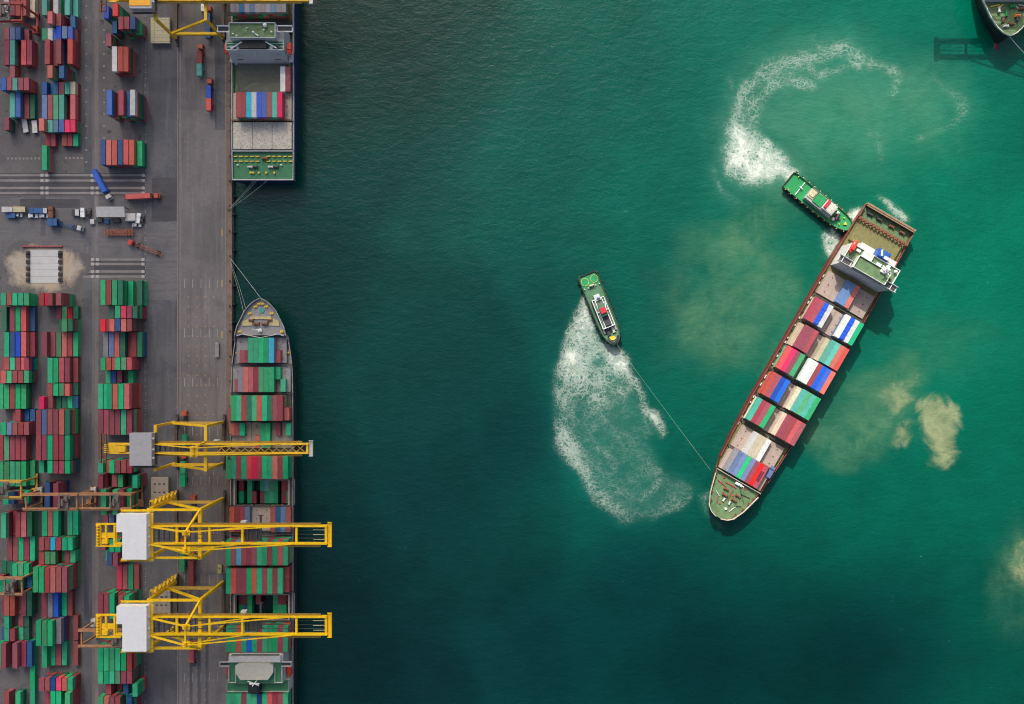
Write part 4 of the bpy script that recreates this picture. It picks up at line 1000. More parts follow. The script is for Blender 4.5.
# ---- bow of a ship berthed at the far pier, top right
SH4 = empty('container_ship', (W(1009.5, 36, 8).x, W(1009.5, 36, 8).y, 0), R(90), 'dark hulled ship in the top right corner, only its cluttered green bow showing', 'ship')
st4 = [(0, .6, .2), (1.4, 3.4, .6), (4, 6.2, 1.6), (9, 9.6, 4), (16, 12.8, 8), (30, 15.6, 13), (50, 16, 15.6), (220, 16, 16)]
loft(st4, 8.0).build('hull', HULLBLACK, SH4)
MB().prism(deck_poly(st4, 0, 220), 6.8, 7.1).build('deck', DGREEN2, SH4)
rail(st4, zf1, .9, .35).build('bulwark', WHITE2, SH4)
for i, (x, y, m_) in enumerate(((6, -1, RUST), (8, 3, RUST), (10, -4, ORANGE), (11, 1.4, TGREEN), (13.5, -6, RUST), (13, 5, WHITE2), (14.6, -1.6, TGREEN), (8.6, -4, STEEL), (5, 1.8, WHITE2))): winch(SH4, x, y, 7.1, 1.0, m_, 'x' if i % 2 else 'y')
for y in (-9, -5, 6, 9): MB().bar((12 + abs(y) * .3, y, 7.3), (15.5, y * .5, 7.6), .5).build('mooring_pipe', BYEL if y > 0 else WHITE2, SH4)
MB().ball((-1.0, 0, -3.6), 1, 2.8, 1.6, 1.3).build('bulbous_bow', HULLMAROON, SH4)
MB().box(17, 19, -13, 13, 7.1, 10.4).build('breakwater', WHITE2, SH4)
hatch(SH4, 21, 33, -12, 12, 9, HATCHB, 3, False)
# ------------------------------------------------------------------ quay cranes
WALK = paint('walkway_ochre_grating', (.30, .20, .03), .7, .25, .4)
SILL = paint('sill_dull_brown_steel', (.10, .075, .05), .7, .3, .4)  # dull steel brown, darker than the crane yellow
XWS, XLS = gx(225.5), gx(178.5)
GA = XLS - XWS                                           # landside rail in the crane's own x
def crane(label, yc, new=True, rz=0, loc_=None, orange=False, name='quay_crane'):
    Y_ = YEL if new else YEL_OLD
    r = empty(name, loc_ or (XWS, yc, 0), rz, label, 'crane', 'yellow quay cranes')
    zt, hl, gs, tip, tail = (34, 11, 4.0, 58.8, -46.5) if new else (27, 10.2, 2.1, 48.5, -49)
    w = 1.35 if new else 1.15
    for x in (0, GA):
        for s in (-1, 1):
            lg = MB().box(x - w / 2, x + w / 2, s * hl - w / 2, s * hl + w / 2, 2.6, zt - w / 2 - .01).build('leg', Y_, r)
            if x < 0 and s > 0 and new:                  # stair tower zigzagging up the landside leg
                st = MB(); k = 12
                for i in range(k):
                    z0, z1 = 3 + (zt - 6) * i / k, 3 + (zt - 6) * (i + 1) / k
                    ya, yb = (s * hl + 1.2, s * hl + 3.6) if i % 2 else (s * hl + 3.6, s * hl + 1.2)
                    st.bar((x, ya, z0), (x, yb, z1), 1.0, .2); st.box(x - .7, x + .7, yb - .5, yb + .5, z1, z1 + .12); st.box(x - .75, x - .68, s * hl + 1.0, s * hl + 3.9, z1 + .9, z1 + 1.0); st.box(x + .68, x + .75, s * hl + 1.0, s * hl + 3.9, z1 + .9, z1 + 1.0)
                for q in (1.1, 3.8): st.box(x - .1, x + .1, s * hl + q - .1, s * hl + q + .1, 2.6, zt - 1)
                st.build('stair', Y_, lg)
            bg_ = MB().box(x - .6, x + .6, s * hl - 3.6, s * hl + 3.6, 1.0, 2.0)
            for q in (-2.6, -.9, .9, 2.6): bg_.cyl((x - .25, s * hl + q, .53), .45, .5, 12, axis='x')
            bg_.build('bogie', STEEL, r)
        MB().box(x - .7, x + .7, -hl - 1, hl + 1, 2.05, 3.6).build('sill_beam', SILL, r)
        MB().box(x - w / 2 - .1, x + w / 2 + .1, -hl - w / 2 - .1, hl + w / 2 + .1, zt - w / 2, zt + w / 2).build('cross_beam', Y_, r)
    for s in (-1, 1):
        zl = 14 if new else 9
        MB().box(GA + w / 2, -w / 2, s * hl - .6, s * hl + .6, zl - .9, zl + .9).build('portal_beam', Y_ if s < 0 else RTGY, r)
        if new: MB().box(GA + w / 2, -w / 2, s * hl - .5, s * hl + .5, zt - .6, zt + .6).build('portal_beam', Y_, r)
        MB().bar((GA + .9, s * hl, zl + .9), (-.8, s * hl, zt - 1.2), 1.0, 1.0).build('diagonal_brace', Y_, r)
        gz = zt + w / 2
        MB().box(tail + 8, tip, s * gs - .42, s * gs + .42, gz + .05, gz + 2.0).build('boom_girder', Y_, r)
        wk = MB().box(GA, tip - 3, s * (gs + .95) - .45, s * (gs + .95) + .45, gz + .9, gz + .95)
        wk.box(GA, tip - 3, s * (gs + 1.38) - .05, s * (gs + 1.38) + .05, gz + 1.9, gz + 2.0)
        for q in range(22):
            xx = GA + (tip - 3 - GA) * q / 21; wk.box(xx - .05, xx + .05, s * (gs + 1.38) - .05, s * (gs + 1.38) + .05, gz + .95, gz + 1.9)
        wk.build('walkway', WALK, r)
        za = 50 if new else 41
        ax, ay = (-.6, s * 4.2) if new else (-.4, s * 1.6)
        MB().bar((0, s * (hl if new else 3.0), gz), (ax, ay, za), .85 if new else .7).build('a_frame_leg', Y_, r)
        MB().bar((ax, ay, za), (GA, s * gs, gz + 2), .7 if new else .5).build('backstay', Y_, r)
        MB().bar((ax, ay, za), (tip * .73, s * (gs + .2), gz + 2.2), .45).build('forestay', Y_, r)
        MB().bar((ax, ay * .9, za - .6), (tip * .40, s * (gs - .2), gz + 2.2), .40).build('forestay', Y_, r)
    gz = zt + w / 2
    xb = [tail + 8.6, tip - .6] + ([tip * .76, tip * .34, 5, -10] if new else [])
    for x in xb: MB().box(x - .5, x + .5, -gs + .42, gs - .42, gz + .3, gz + 1.6).build('boom_cross_tie', Y_, r)
    if not new:
        lt = MB(); k = 11
        for i in range(k):
            xa, xe = 6 + (tip - 8) * i / k, 6 + (tip - 8) * (i + 1) / k
            lt.bar((xa, -gs + .5, gz + 1.2), (xe, gs - .5, gz + 1.2), .28); lt.bar((xa, gs - .5, gz + 1.0), (xe, -gs + .5, gz + 1.0), .28)
        lt.build('boom_lattice', RTGY, r)
    tp = MB().box(tip, tip + .3, -gs - 1.6, gs + 1.6, gz + .2, gz + .5).box(tip, tip + 2, -gs - 1.6, -gs - 1.5, gz + .5, gz + 1.5).box(tip, tip + 2, gs + 1.5, gs + 1.6, gz + .5, gz + 1.5).box(tip + 1.9, tip + 2, -gs - 1.5, gs + 1.5, gz + .5, gz + 1.5).box(tip + .3, tip + 1.9, -gs - 1.5, gs + 1.5, gz + .4, gz + .46)
    tp.build('tip_platform', Y_ if new else WHITE2, r)
    for q in (-2.2, 0, 2.2) if new else ():
        MB().bar((tip - 6.5, q, gz + 1.3), (tip - .5, q, gz + 1.3), .22).build('buffer', PALEY, r)
    # apex sheaves and platforms
    za = 50 if new else 41
    sh = MB().box(-1.0, -.3, -5 if new else -2.4, 5 if new else 2.4, za - .3, za + .3)
    for q0, q1 in ((-5, -2.6), (2.6, 5)) if new else ((-2.4, 2.4),): sh.box(-2.2, 1.2, q0, q1, za - .55, za - .45)
    for q in (-4.4, -3.2, 3.2, 4.4) if new else (-1.6, 1.6): sh.cyl((-.6, q, za + .7), .8, .4, 12, axis='y')
    for q in (-5, 5) if new else (-2.4, 2.4): sh.box(-2.2, 1.2, q - .06, q + .06, za + .9, za + 1.0); sh.box(-2.2, -2.1, q - .06, q + .06, za + .1, za + .9); sh.box(1.1, 1.2, q - .06, q + .06, za + .1, za + .9)
    sh.build('apex_platform', Y_, r)
    # machinery house
    hx0, hx1, hy, zh = (-35.2, -21.7, 10.2, 41) if new else (-33, -22.8, 7.5, 33)
    hm = WHITE if new else HOUSE_GREY
    h_ = MB()
    if new: h_.prism([(hx0, hy), (hx1, hy), (hx1, -hy), (hx0 + 2.6, -hy), (hx0 + 2.6, hy - 8), (hx0, hy - 8)], gz + 2.05, zh)
    else: h_.box(hx0, hx1, -hy, hy, gz + 2.05, zh)
    h_ = h_.build('machinery_house', hm, r)
    rf = MB()
    for k in range(1, 9):
        x = hx0 + 2.6 + (hx1 - hx0 - 2.6) * k / 9; rf.box(x - .03, x + .03, -hy + .2, hy - .2, zh, zh + .025)
    rf.build('roof_seam', hm, h_)
    if orange: MB().box(hx0, hx1 - .6, -hy + 1.2, hy, zh + .07, zh + .25).build('roof_panel', paint('orange_roof', (.85, .40, .01), .5, .1, .05), h_)
    hr = MB()
    for y in (-hy - 1, hy + 1) if new else (-hy - .8,):
        hr.box(hx0, hx1 + 1.4, y - .5, y + .5, gz + 2.0, gz + 2.1); hr.box(hx0, hx1 + 1.4, y - .06 + (.5 if y > 0 else -.5), y + .06 + (.5 if y > 0 else -.5), gz + 3.0, gz + 3.1)
        for k in range(12):
            x = hx0 + (hx1 - hx0) * k / 11; hr.box(x - .06, x + .06, y - .06 + (.5 if y > 0 else -.5), y + .06 + (.5 if y > 0 else -.5), gz + 2.1, gz + 3.0)
    hr.box(hx1 + .1, hx1 + 1.3, -hy, hy, gz + 2.0, gz + 2.1); hr.build('house_walkway', Y_ if new else STEEL, r)
    for y in (-4, 0, 5): MB().cyl((hx1 + .5, y, gz + 4.2), .5, .8, 8).build('floodlight', WHITE2, r)
    # tail frame with sheaves
    tf = MB()
    ty = 5 if new else 4.6
    if new:
        for y in (-ty, ty): tf.box(tail, hx0, y - .4, y + .4, gz + 1.4, gz + 2.2); tf.box(tail, hx0, y - .05, y + .05, gz + 3.0, gz + 3.1)
        for x in (tail + .5, tail + 1.9, tail + 4.4, tail + 8.3): tf.box(x - .4, x + .4, -ty + .4, ty - .4, gz + 1.3, gz + 2.1)
        for k in range(7): tf.cyl((tail + 1.1, -ty + 1 + k * 1.35, gz + 2.5), .9, .5, 10, axis='y')
        tf.box(tail + 2.3, tail + 7.9, -1.4, 1.0, gz + 1.5, gz + 1.7); tf.box(tail + 3, tail + 5.6, -3.8, -1.7, gz + 1.5, gz + 3.0)
    else:
        for k in range(5): tf.cyl((tail + 3.4, -2 + k * .9, gz + 2), .8, .4, 10, axis='y')
        tf.box(tail + 4, tail + 8, -2.6, 2.6, gz + .4, gz + .7)
        tf.box(tail + 9.4, hx0, 1.5, 2.2, gz + 2.02, gz + 2.5); tf.box(tail + 9.4, hx0, -2.4, -1.7, gz + 2.02, gz + 2.5); tf.box(tail + 9.3, tail + 13, -1.4, 1.2, gz + 1, gz + 3)
    tf.build('tail_frame', Y_, r)
    if not new:
        ef = MB().box(tail - .4, tail + .4, -7, 7, gz - .6, gz + .4)
        for y in (-6.6, -3.4, 3.4, 6.6): ef.box(tail + .4, tail + 2.2, y - .2, y + .2, gz - .5, gz + .1)
        ef.box(tail + 2.2, tail + 2.7, -6.8, 6.8, gz - .4, gz + .3); ef.box(tail + .4, tail + 4.2, -.3, .3, gz - .45, gz + .15); ef.build('end_frame', RUST, r)
    # trolley, cab and spreader hanging under the boom
    tx = 24 if new else 9
    tr = MB().box(tx - 3.2, tx + 3.2, -gs + .7, gs - .7, gz - .7, gz - .1)
    for q in (-2, 0, 2): tr.cyl((tx + q, -gs + 1, gz - .1), .5, 2 * gs - 2, 10, axis='y')
    tr.build('trolley', STEEL, r)
    MB().box(tx - 5.8, tx - 3.4, gs - .5, gs + 1.6, gz - 4.4, gz - 1.6).build('operator_cab', WHITE2, r)
    cb_ = MB()
    for q in range(9): cb_.box(GA + 2 + q * 2.4, GA + 2.6 + q * 2.4, -gs + .5, gs - .5, gz - .35, gz - .05)
    for y in (-gs * .45, 0, gs * .45): cb_.box(GA + 1, tip - 2, y - .1, y + .1, gz + .1, gz + .3)
    cb_.build('trolley_ropes', STEEL, r)
    sp_ = MB().box(tx - .5, tx + .5, -6, 6, 21, 21.5)
    for y in (-6, 6): sp_.box(tx - 1.2, tx + 1.2, y - .15, y + .15, 20.8, 21.5)
    for q in (-.45, .45):
        for y in (-1.5, 1.5): sp_.bar((tx + q, y, 21.5), (tx + q, y, gz - .7), .07)
    sp_.build('spreader', STEEL, r)
    return r
crane('yellow quay crane with small grey machinery house, uppermost of the group of three', gy(441.8), False)
crane('bright yellow quay crane with white machinery house, between the other two', gy(519), True)
crane('bright yellow quay crane with white machinery house, lowest in the picture', gy(602), True)
crane('yellow quay crane with orange roofed machinery house, cut by the top edge', gy(20.3), False, orange=True)
crane('yellow quay crane on the far pier, only its boom shadow reaching the water', 0, True, R(180), (gx(1036), gy(-41), 0))

# ------------------------------------------------------------------ rubber tyred gantries over the yard blocks
TROL = paint('trolley_grey_brown', (.17, .14, .125), .7, .25, .4)
def rtg(x0, x1, ya, yb, z, m, label, cab=True):
    cx, cy = (gx(x0) + gx(x1)) / 2, (gy(ya) + gy(yb)) / 2; hx, hy = abs(gx(x1) - gx(x0)) / 2, abs(gy(ya) - gy(yb)) / 2
    r = empty('yard_gantry_crane', (cx, cy, 0), 0, label, 'gantry crane', 'yard gantry cranes')
    for sx in (-1, 1):
        for sy in (-1, 1):
            MB().bar((sx * hx, sy * hy, 1.9), (sx * hx, sy * hy, z - .56), .8).build('leg', m, r)
            for q in (-.9, .9): MB().cyl((sx * hx - .3, sy * hy + q, .75), .75, .6, 12, axis='x').build('wheel', BLACK, r)
        MB().box(sx * hx - .5, sx * hx + .5, -hy - 2, hy + 2, 1.3, 1.9).build('sill_beam', m, r)
        MB().box(sx * hx - .35, sx * hx + .35, -hy + .5, hy - .5, z - 1.5, z - .7).build('end_tie', m, r)
    for sy in (-1, 1):
        MB().box(-hx - 1, hx + 1, sy * hy - .36, sy * hy + .36, z - .55, z + .65).build('girder', m, r)
        MB().box(-hx - 1, hx + 1, sy * (hy + .8) - .3, sy * (hy + .8) + .3, z, z + .08).build('walkway', m, r)
    tx = hx * random.uniform(.35, .6)
    t_ = MB().box(tx - 2.4, tx - 1.7, -hy + .4, hy - .4, z + .7, z + 1.1).box(tx + 1.7, tx + 2.4, -hy + .4, hy - .4, z + .7, z + 1.1).box(tx - 1.7, tx + 1.7, -2.6, -.4, z + .75, z + 1.0).cyl((tx, -1.6, z + 1.8), .7, 3.2, 12, axis='y').box(tx - 2, tx - .9, -2.5, -.6, z + 1.1, z + 2.3).box(tx + 1.2, tx + 2.2, .4, 2.6, z + 1.1, z + 2)
    for sy in (-1, 1): t_.box(tx - 2.4, tx + 2.4, sy * hy - .3, sy * hy + .3, z + .7, z + 1.1)
    t_.build('trolley', TROL, r)
    MB().box(tx - 1, tx + 1, hy - 2.4, hy - .6, z - 3.4, z - 1.2).build('operator_cab', WHITE2, r)
    MB().box(hx - 1.2, hx + 1.2, -hy - 1.5, -hy + 2.2, 2, 4).build('engine_box', m, r)
    MB().box(-hx - 1.3, -hx + 1.1, hy - 2, hy + 1.6, 2, 3.8).build('cable_box', WHITE2, r)
    return r
rtg(-9, 39.5, 17.3, 33.2, 16, RTGR, 'red yard gantry crane straddling the outer block in the top left corner')
rtg(-9, 38.6, 477, 491.5, 16, RTGY, 'ochre yellow yard gantry crane over the outer block at the left picture edge')
rtg(43.5, 92.5, 489.5, 502.5, 16, RTGC, 'rust orange yard gantry crane over the middle yard block')
rtg(97, 143.5, 489.5, 502.5, 15, RTGC, 'rust orange yard gantry crane between the middle block and the white machinery house')
rtg(-9, 39.5, 570, 584.5, 16, RTGC, 'rust brown yard gantry crane over the outer block, low in the picture')
rtg(97, 143.5, 620, 634.5, 16, RTGC, 'rust brown yard gantry crane half under the lowest yellow quay crane')

# ------------------------------------------------------------------ vehicles
TRAILR = paint('trailer_rust_red', (.38, .12, .07), .65, .25, .3)
def truck(px, py, ang_, label, cabm=CABRED, trailer=12.4, loads=(), skel=True, tm=None, grp='container trucks', boxes=()):
    "terminal tractor and trailer; (px, py) is the cab, ang_ the heading in the plan, degrees from straight up the picture, clockwise"
    c = W(px, py, 2.6); r = empty('container_truck', (c.x, c.y, 0), -R(ang_), label, 'truck', grp)
    tm = tm or STEEL
    MB().box(-1.2, 1.2, -1.0, 1.15, .75, 2.75).box(-1.15, 1.15, -.7, .9, 2.75, 2.95).box(-1.15, 1.15, 1.15, 1.6, .7, 1.7).build('cab', cabm, r)
    MB().box(-1.05, 1.05, 1.15, 1.2, 1.75, 2.6).build('windscreen', GLASS, r)
    MB().box(-.5, .5, -4.4, -1.0, .75, 1.05).build('chassis', STEEL, r)
    tz = MB()
    for s in (-1, 1): tz.box(s * .55 - .12, s * .55 + .12, -2.2 - trailer, -2.2, 1.1, 1.4)
    for k in range(6): 
        y = -2.5 - (trailer - .6) * k / 5; tz.box(-1.2, 1.2, y - .14, y + .14, 1.15, 1.38)
    tz.build('trailer', tm, r)
    for y in (.7, -3.4, -2.2 - trailer + 3.2, -2.2 - trailer + 1.8):
        for s in (-1, 1): MB().cyl((s * 1.0 - .2, y, .52), .52, .4, 10, axis='x').build('wheel', BLACK, r)
    y = -2.4
    for c_, L, lab in loads:
        M = Matrix.Translation((c.x, c.y, 0)) @ Matrix.Rotation(-R(ang_), 4, 'Z') @ TM(0, y - L / 2, 1.42, R(90))
        container(M, L, c_, lab, 'containers on trucks'); y -= L + .15
    return r
A6, A12 = L20, L40
truck(200.2, 47, 0, 'truck with orange-red cab hauling a maroon and a teal container up the quay', loads=[('M', A6, 'maroon short container right behind the cab of the truck near the navy ship'), ('T', A6, 'teal short container at the tail of the maroon and teal truck')])
truck(209.3, 81.5, 0, 'truck with orange-red cab hauling a blue and a red container up the quay', loads=[('B', A6, 'blue short container behind the cab of the truck below the teal one'), ('O', A6, 'brick red short container at the tail of the blue and red truck')])
truck(208.5, 9, 0, 'truck with red cab and navy containers under the topmost crane', loads=[('D', A6, 'navy short container behind the cab, under the topmost crane'), ('D', A6, 'navy short container at the tail, under the topmost crane legs')])
truck(184, 414, 0, 'truck with red cab and a green container under the old crane', trailer=16, loads=[])
container(W(184, 439, 4) .xy.to_3d().to_4d() and TM(W(184, 441, 4).x, W(184, 441, 4).y, 1.42, R(90)), A6, 'G', 'green short container on the trailer beneath the old crane girder', 'containers on trucks')
truck(183.5, 456.5, 0, 'truck with two green containers just below the old crane girder', loads=[('G', A6, 'green short container nearer the old crane girder on the lower truck'), ('G', A6, 'green short container at the tail of the truck below the old crane')])
truck(192.6, 498.5, 0, 'truck with red cab between the legs of the middle new crane', loads=[])
truck(183, 541.5, 0, 'truck with a long green container below the middle new crane', loads=[('G', A12, 'long green container on the truck below the middle new crane')])
truck(192, 556, 0, 'truck with a maroon container below the middle new crane', loads=[('M', A12, 'long maroon container on the truck beside the green loaded one')])
truck(192.2, 645, 0, 'truck with a red container poking out below the lowest crane', trailer=9, loads=[('O', A6, 'short brick red container poking out below the lowest crane')])
truck(108, 196.4, 152, 'white cabbed truck turning across the painted crossing with a blue container', WHITE2, loads=[('B', A12, 'long bright blue container slanting across the painted crossing')])
truck(156, 195.6, 87, 'orange cabbed truck driving right with a long brick red container', CABRED, trailer=14, loads=[('O', A12, 'long brick red container on the truck leaving the crossing')])
truck(130.5, 242.3, -68, 'red cabbed truck with an empty rusty skeletal trailer', paint('cab_bright_red', (.60, .06, .05), .45), trailer=14, tm=TRAILR)
truck(79, 228, 102, 'blue low loader truck with white cab near the workshop', WHITE2, trailer=11, tm=CABBLUE)
# parked row on the yard road
def parked(px, py, L, w_, h, m, label, cat='truck', rz=0, name='parked_truck', bed=None, cabm=None):
    c = W(px, py, h); r = empty(name, (c.x, c.y, 0), rz, label, cat, 'vehicles on the yard road')
    if name == 'parked_car':
        MB().prism([(-L / 2, .3), (-L / 2, .9), (-L * .36, 1.05), (L * .25, 1.0), (L / 2, .85), (L / 2, .3)], -w_ / 2, w_ / 2).build('body', m, r).rotation_euler = (R(90), 0, 0)
        cb = MB(); vs = [(-L * .33, -w_ * .44, 1.0), (L * .22, -w_ * .44, 1.0), (L * .22, w_ * .44, 1.0), (-L * .33, w_ * .44, 1.0), (-L * .24, -w_ * .36, h), (L * .06, -w_ * .36, h), (L * .06, w_ * .36, h), (-L * .24, w_ * .36, h)]
        cb.add(vs, [(0, 1, 5, 4), (1, 2, 6, 5), (2, 3, 7, 6), (3, 0, 4, 7)]); cb.build('windows', GLASS, r)
        MB().box(-L * .24, L * .06, -w_ * .36, w_ * .36, h, h + .05).build('roof', m, r)
    else:
        MB().box(L / 2 - 1.9, L / 2, -w_ / 2 + .05, w_ / 2 - .05, .7, h).build('cab', cabm or m, r)
        MB().box(L / 2, L / 2 + .05, -w_ / 2 + .2, w_ / 2 - .2, h * .55, h - .3).build('windscreen', GLASS, r)
        MB().box(-L / 2, L / 2 - 2.1, -w_ / 2, w_ / 2, .9, (1.4 if bed is not None else h * .98)).build('body', bed or m, r)
        MB().box(-L / 2 + .1, L / 2 - .1, -.5, .5, .6, .89).build('chassis', STEEL, r)
    for x in (-L * .32, L * .34):
        for s in (-1, 1): MB().cyl((x, s * (w_ / 2 - .15) - .12, .42), .42, .24, 10, axis='y').build('wheel', BLACK, r)
    return r
CREAM = paint('cream_paint', (.55, .47, .30), .5); 
parked(6.8, 209.3, 5.2, 2.6, 2.8, WHITE2, 'cream white box truck leftmost in the parked row on the yard road')
parked(18.8, 209.2, 6.2, 2.7, 2.8, CREAM, 'pale orange box truck parked between the white and the blue one')
parked(33.4, 210.3, 4.4, 2.6, 2.6, CABBLUE, 'blue truck parked above the two white cars')
parked(42.4, 210.5, 4.4, 2.6, 2.6, CABBLUE, 'blue truck with white bonnet parked next to the rust coloured box', cabm=WHITE2)
parked(10, 215.2, 5, 2.6, 2.4, CABBLUE, 'blue flatbed truck below the cream white box truck', bed=CABBLUE)
parked(18, 215, 3.4, 1.7, 1.5, WHITE, 'small white car next to the blue flatbed truck', 'car', name='parked_car')
parked(32.3, 215.5, 4.9, 1.9, 1.5, WHITE, 'white car parked in front of the blue truck, left of two', 'car', name='parked_car')
parked(43.6, 215.4, 4.9, 1.9, 1.5, WHITE, 'white car parked in front of the blue truck, right of two', 'car', name='parked_car')
parked(50.2, 212, 5.6, 2.4, 2.4, RUST, 'rust coloured small truck at the end of the parked row', rz=R(90))
parked(52, 222, 4.8, 3.6, 3.2, CABBLUE, 'wide blue terminal tractor parked on the yard road', 'tractor')
parked(74.8, 212.4, 4.0, 3.2, 2.2, WHITE2, 'white truck with dark open bed beside the white van', bed=STEEL)
parked(82.3, 212.4, 4.6, 2.0, 2.1, WHITE, 'white van standing upright in the row beside the white roofed shed', 'van', rz=R(90))
parked(88.5, 212.2, 4.4, 1.8, 1.5, STEEL, 'dark car parked between the white van and the shed', 'car', rz=R(90), name='parked_car')
parked(138, 218, 5, 2.1, 2.0, WHITE, 'white van at the right end of the workshop yard', 'van', rz=R(80))
parked(141.8, 219.4, 4.6, 1.9, 1.5, STEEL, 'dark grey car beside the white van at the workshop', 'car', rz=R(84), name='parked_car')
parked(136, 224.8, 4.6, 2.0, 1.5, WHITE2, 'pale car parked below the grey workshop box', 'car', name='parked_car')
parked(24.5, 124.8, 7.6, 2.5, 1.6, WHITE2, 'white flatbed trailer truck standing at the block end, left of two', rz=R(-80), bed=WHITE2)
parked(34.3, 126.4, 6.4, 2.5, 1.6, WHITE2, 'white flatbed trailer truck standing at the block end, right of two', rz=R(-84), bed=WHITE2)
parked(202.8, 7, 4, 2.0, 1.6, WHITE, 'small white van on the quay under the topmost crane', 'van', rz=R(90))
parked(219.5, 569, 4.6, 2.0, 2.0, PALEY, 'small ochre van near the quay edge below the middle new crane', 'van', rz=R(90))
parked(216.8, 349.5, 7.5, 1.9, 1.4, DGREY, 'grey empty gangway trailer lying along the quay edge', 'trailer', rz=R(90), bed=DGREY)
# empty skeletal trailer parked on the road
r = empty('skeletal_trailer', (W(119, 232.4, 1.4).x, W(119, 232.4, 1.4).y, 0), 0, 'empty rust red skeletal trailer standing below the white roofed shed', 'trailer')
m = MB(); 
for s in (-1, 1): m.box(-7, 7, s * 1.0 - .2, s * 1.0 + .2, 1.0, 1.5)
for k in range(10): m.box(-6.8 + k * 1.5 - .2, -6.8 + k * 1.5 + .2, -1.9, 1.9, 1.5, 1.8)
for k in range(9): m.bar((-6.8 + k * 1.5, -1, 1.6), (-6.8 + (k + 1) * 1.5, 1, 1.6), .35, .3)
m.build('frame', TRAILR, r)
for x in (-5, -3.8, 3.8, 5):
    for s in (-1, 1): MB().cyl((x, s * 1.0 - .2, .5), .5, .4, 10, axis='y').build('wheel', BLACK, r)
# workshop shed and its grey box
r = empty('workshop_shed', (W(110.3, 212, 5).x, W(110.3, 212, 5).y, 0), 0, 'open sided workshop shed with pale ribbed roof on the yard road', 'shed')
m = MB()
m.add([(-7, 2.6, 5.2), (7, 2.6, 5.2), (7, -2.4, 4.5), (-7, -2.4, 4.5), (-7, 2.6, 5.35), (7, 2.6, 5.35), (7, -2.4, 4.65), (-7, -2.4, 4.65)], [(0, 1, 2, 3), (4, 5, 6, 7), (0, 1, 5, 4), (1, 2, 6, 5), (2, 3, 7, 6), (3, 0, 4, 7)])
for k in range(15): m.bar((-6.7 + k * .957, 2.5, 5.4), (-6.7 + k * .957, -2.3, 4.7), .1, .1)
m.build('roof', WHITE2, r)
for x in (-6.6, -2.2, 2.2, 6.6):
    for y in (-2.2, 2.4): MB().box(x - .15, x + .15, y - .15, y + .15, 0, 4.5 + (.65 if y > 0 else 0)).build('post', STEEL, r)
tag(MB().box(-2.5, 2.5, -1.9, 1.9, 0, 2.8).box(-2.3, 2.3, -1.7, 1.7, 2.8, 2.95).box(-.6, .6, -1.96, -1.9, .1, 2.2).build('site_office', WHITE2), 'pale grey site office box beside the white roofed shed', 'office').location = (W(130, 217, 3).x, W(130, 217, 3).y, 0)
for i, (x, y, a_, m_, lb) in enumerate(((100.5, 220, 3, STEEL, 'dark tool crate leftmost below the shed roof'), (108, 221.5, 2, CABBLUE, 'blue tool crate below the middle of the shed roof'), (117, 220.4, 4, STEEL, 'long dark machine part lying below the shed roof'), (93.4, 222, 2, WHITE2, 'white crate left of the shed'))):
    o = MB().box(-a_ / 2, a_ / 2, -1.2, 1.2, .12, 1.3).box(-a_ / 2 + .1, -a_ / 2 + .4, -1.1, 1.1, 0, .12).box(a_ / 2 - .4, a_ / 2 - .1, -1.1, 1.1, 0, .12).box(-a_ / 2 + .1, a_ / 2 - .1, -1.1, 1.1, 1.3, 1.36).build('tool_crate', m_); tag(o, lb, 'crate'); o.location = (gx(x), gy(y), 0)
# hatch covers set down on the quay
def pontoon(px, py, wx, wy, label, m_, holes):
    c = W(px, py, 2.2); o = MB().box(-wx / 2, wx / 2, -wy / 2, wy / 2, .3, 2.1)
    for k in range(7): o.box(-wx / 2 + .05, wx / 2 - .05, -wy / 2 + (k + .5) * wy / 7 - .06, -wy / 2 + (k + .5) * wy / 7 + .06, 2.1, 2.2)
    for s in (-1, 1): o.box(s * wx * .3 - .06, s * wx * .3 + .06, -wy / 2 + .05, wy / 2 - .05, 2.1, 2.26)
    for sx in (-1, 1):
        for sy in (-1, 1): o.box(sx * (wx / 2 - .8) - .4, sx * (wx / 2 - .8) + .4, sy * (wy / 2 - .8) - .4, sy * (wy / 2 - .8) + .4, 0, .3)
    o = o.build('hatch_cover', m_); o.location = (c.x, c.y, 0); tag(o, label, 'hatch cover', 'hatch covers on the quay')
    if holes:
        l = MB()
        for i in (-1, 0, 1):
            for j in (-1.4, -.3, .8): l.box(i * wx * .27 - .5, i * wx * .27 + .5, j * wy * .3 - .35, j * wy * .3 + .35, 2.2, 2.29)
        l.build('lashing_socket', STEEL, o)
pontoon(160, 30.2, 9.4, 12.6, 'beige ribbed hatch cover lying on the quay under the topmost crane', paint('pontoon_beige', (.50, .46, .31), .7, .15, .4, (.24, .20, .12), 1), False)
pontoon(159.5, 490, 8.6, 12.4, 'pinkish hatch cover with dark sockets lying beside the middle new crane', HATCHB, True)
pontoon(161.5, 603, 8.6, 12.4, 'grey hatch cover lying beneath the lowest new crane', HATCHB, True)
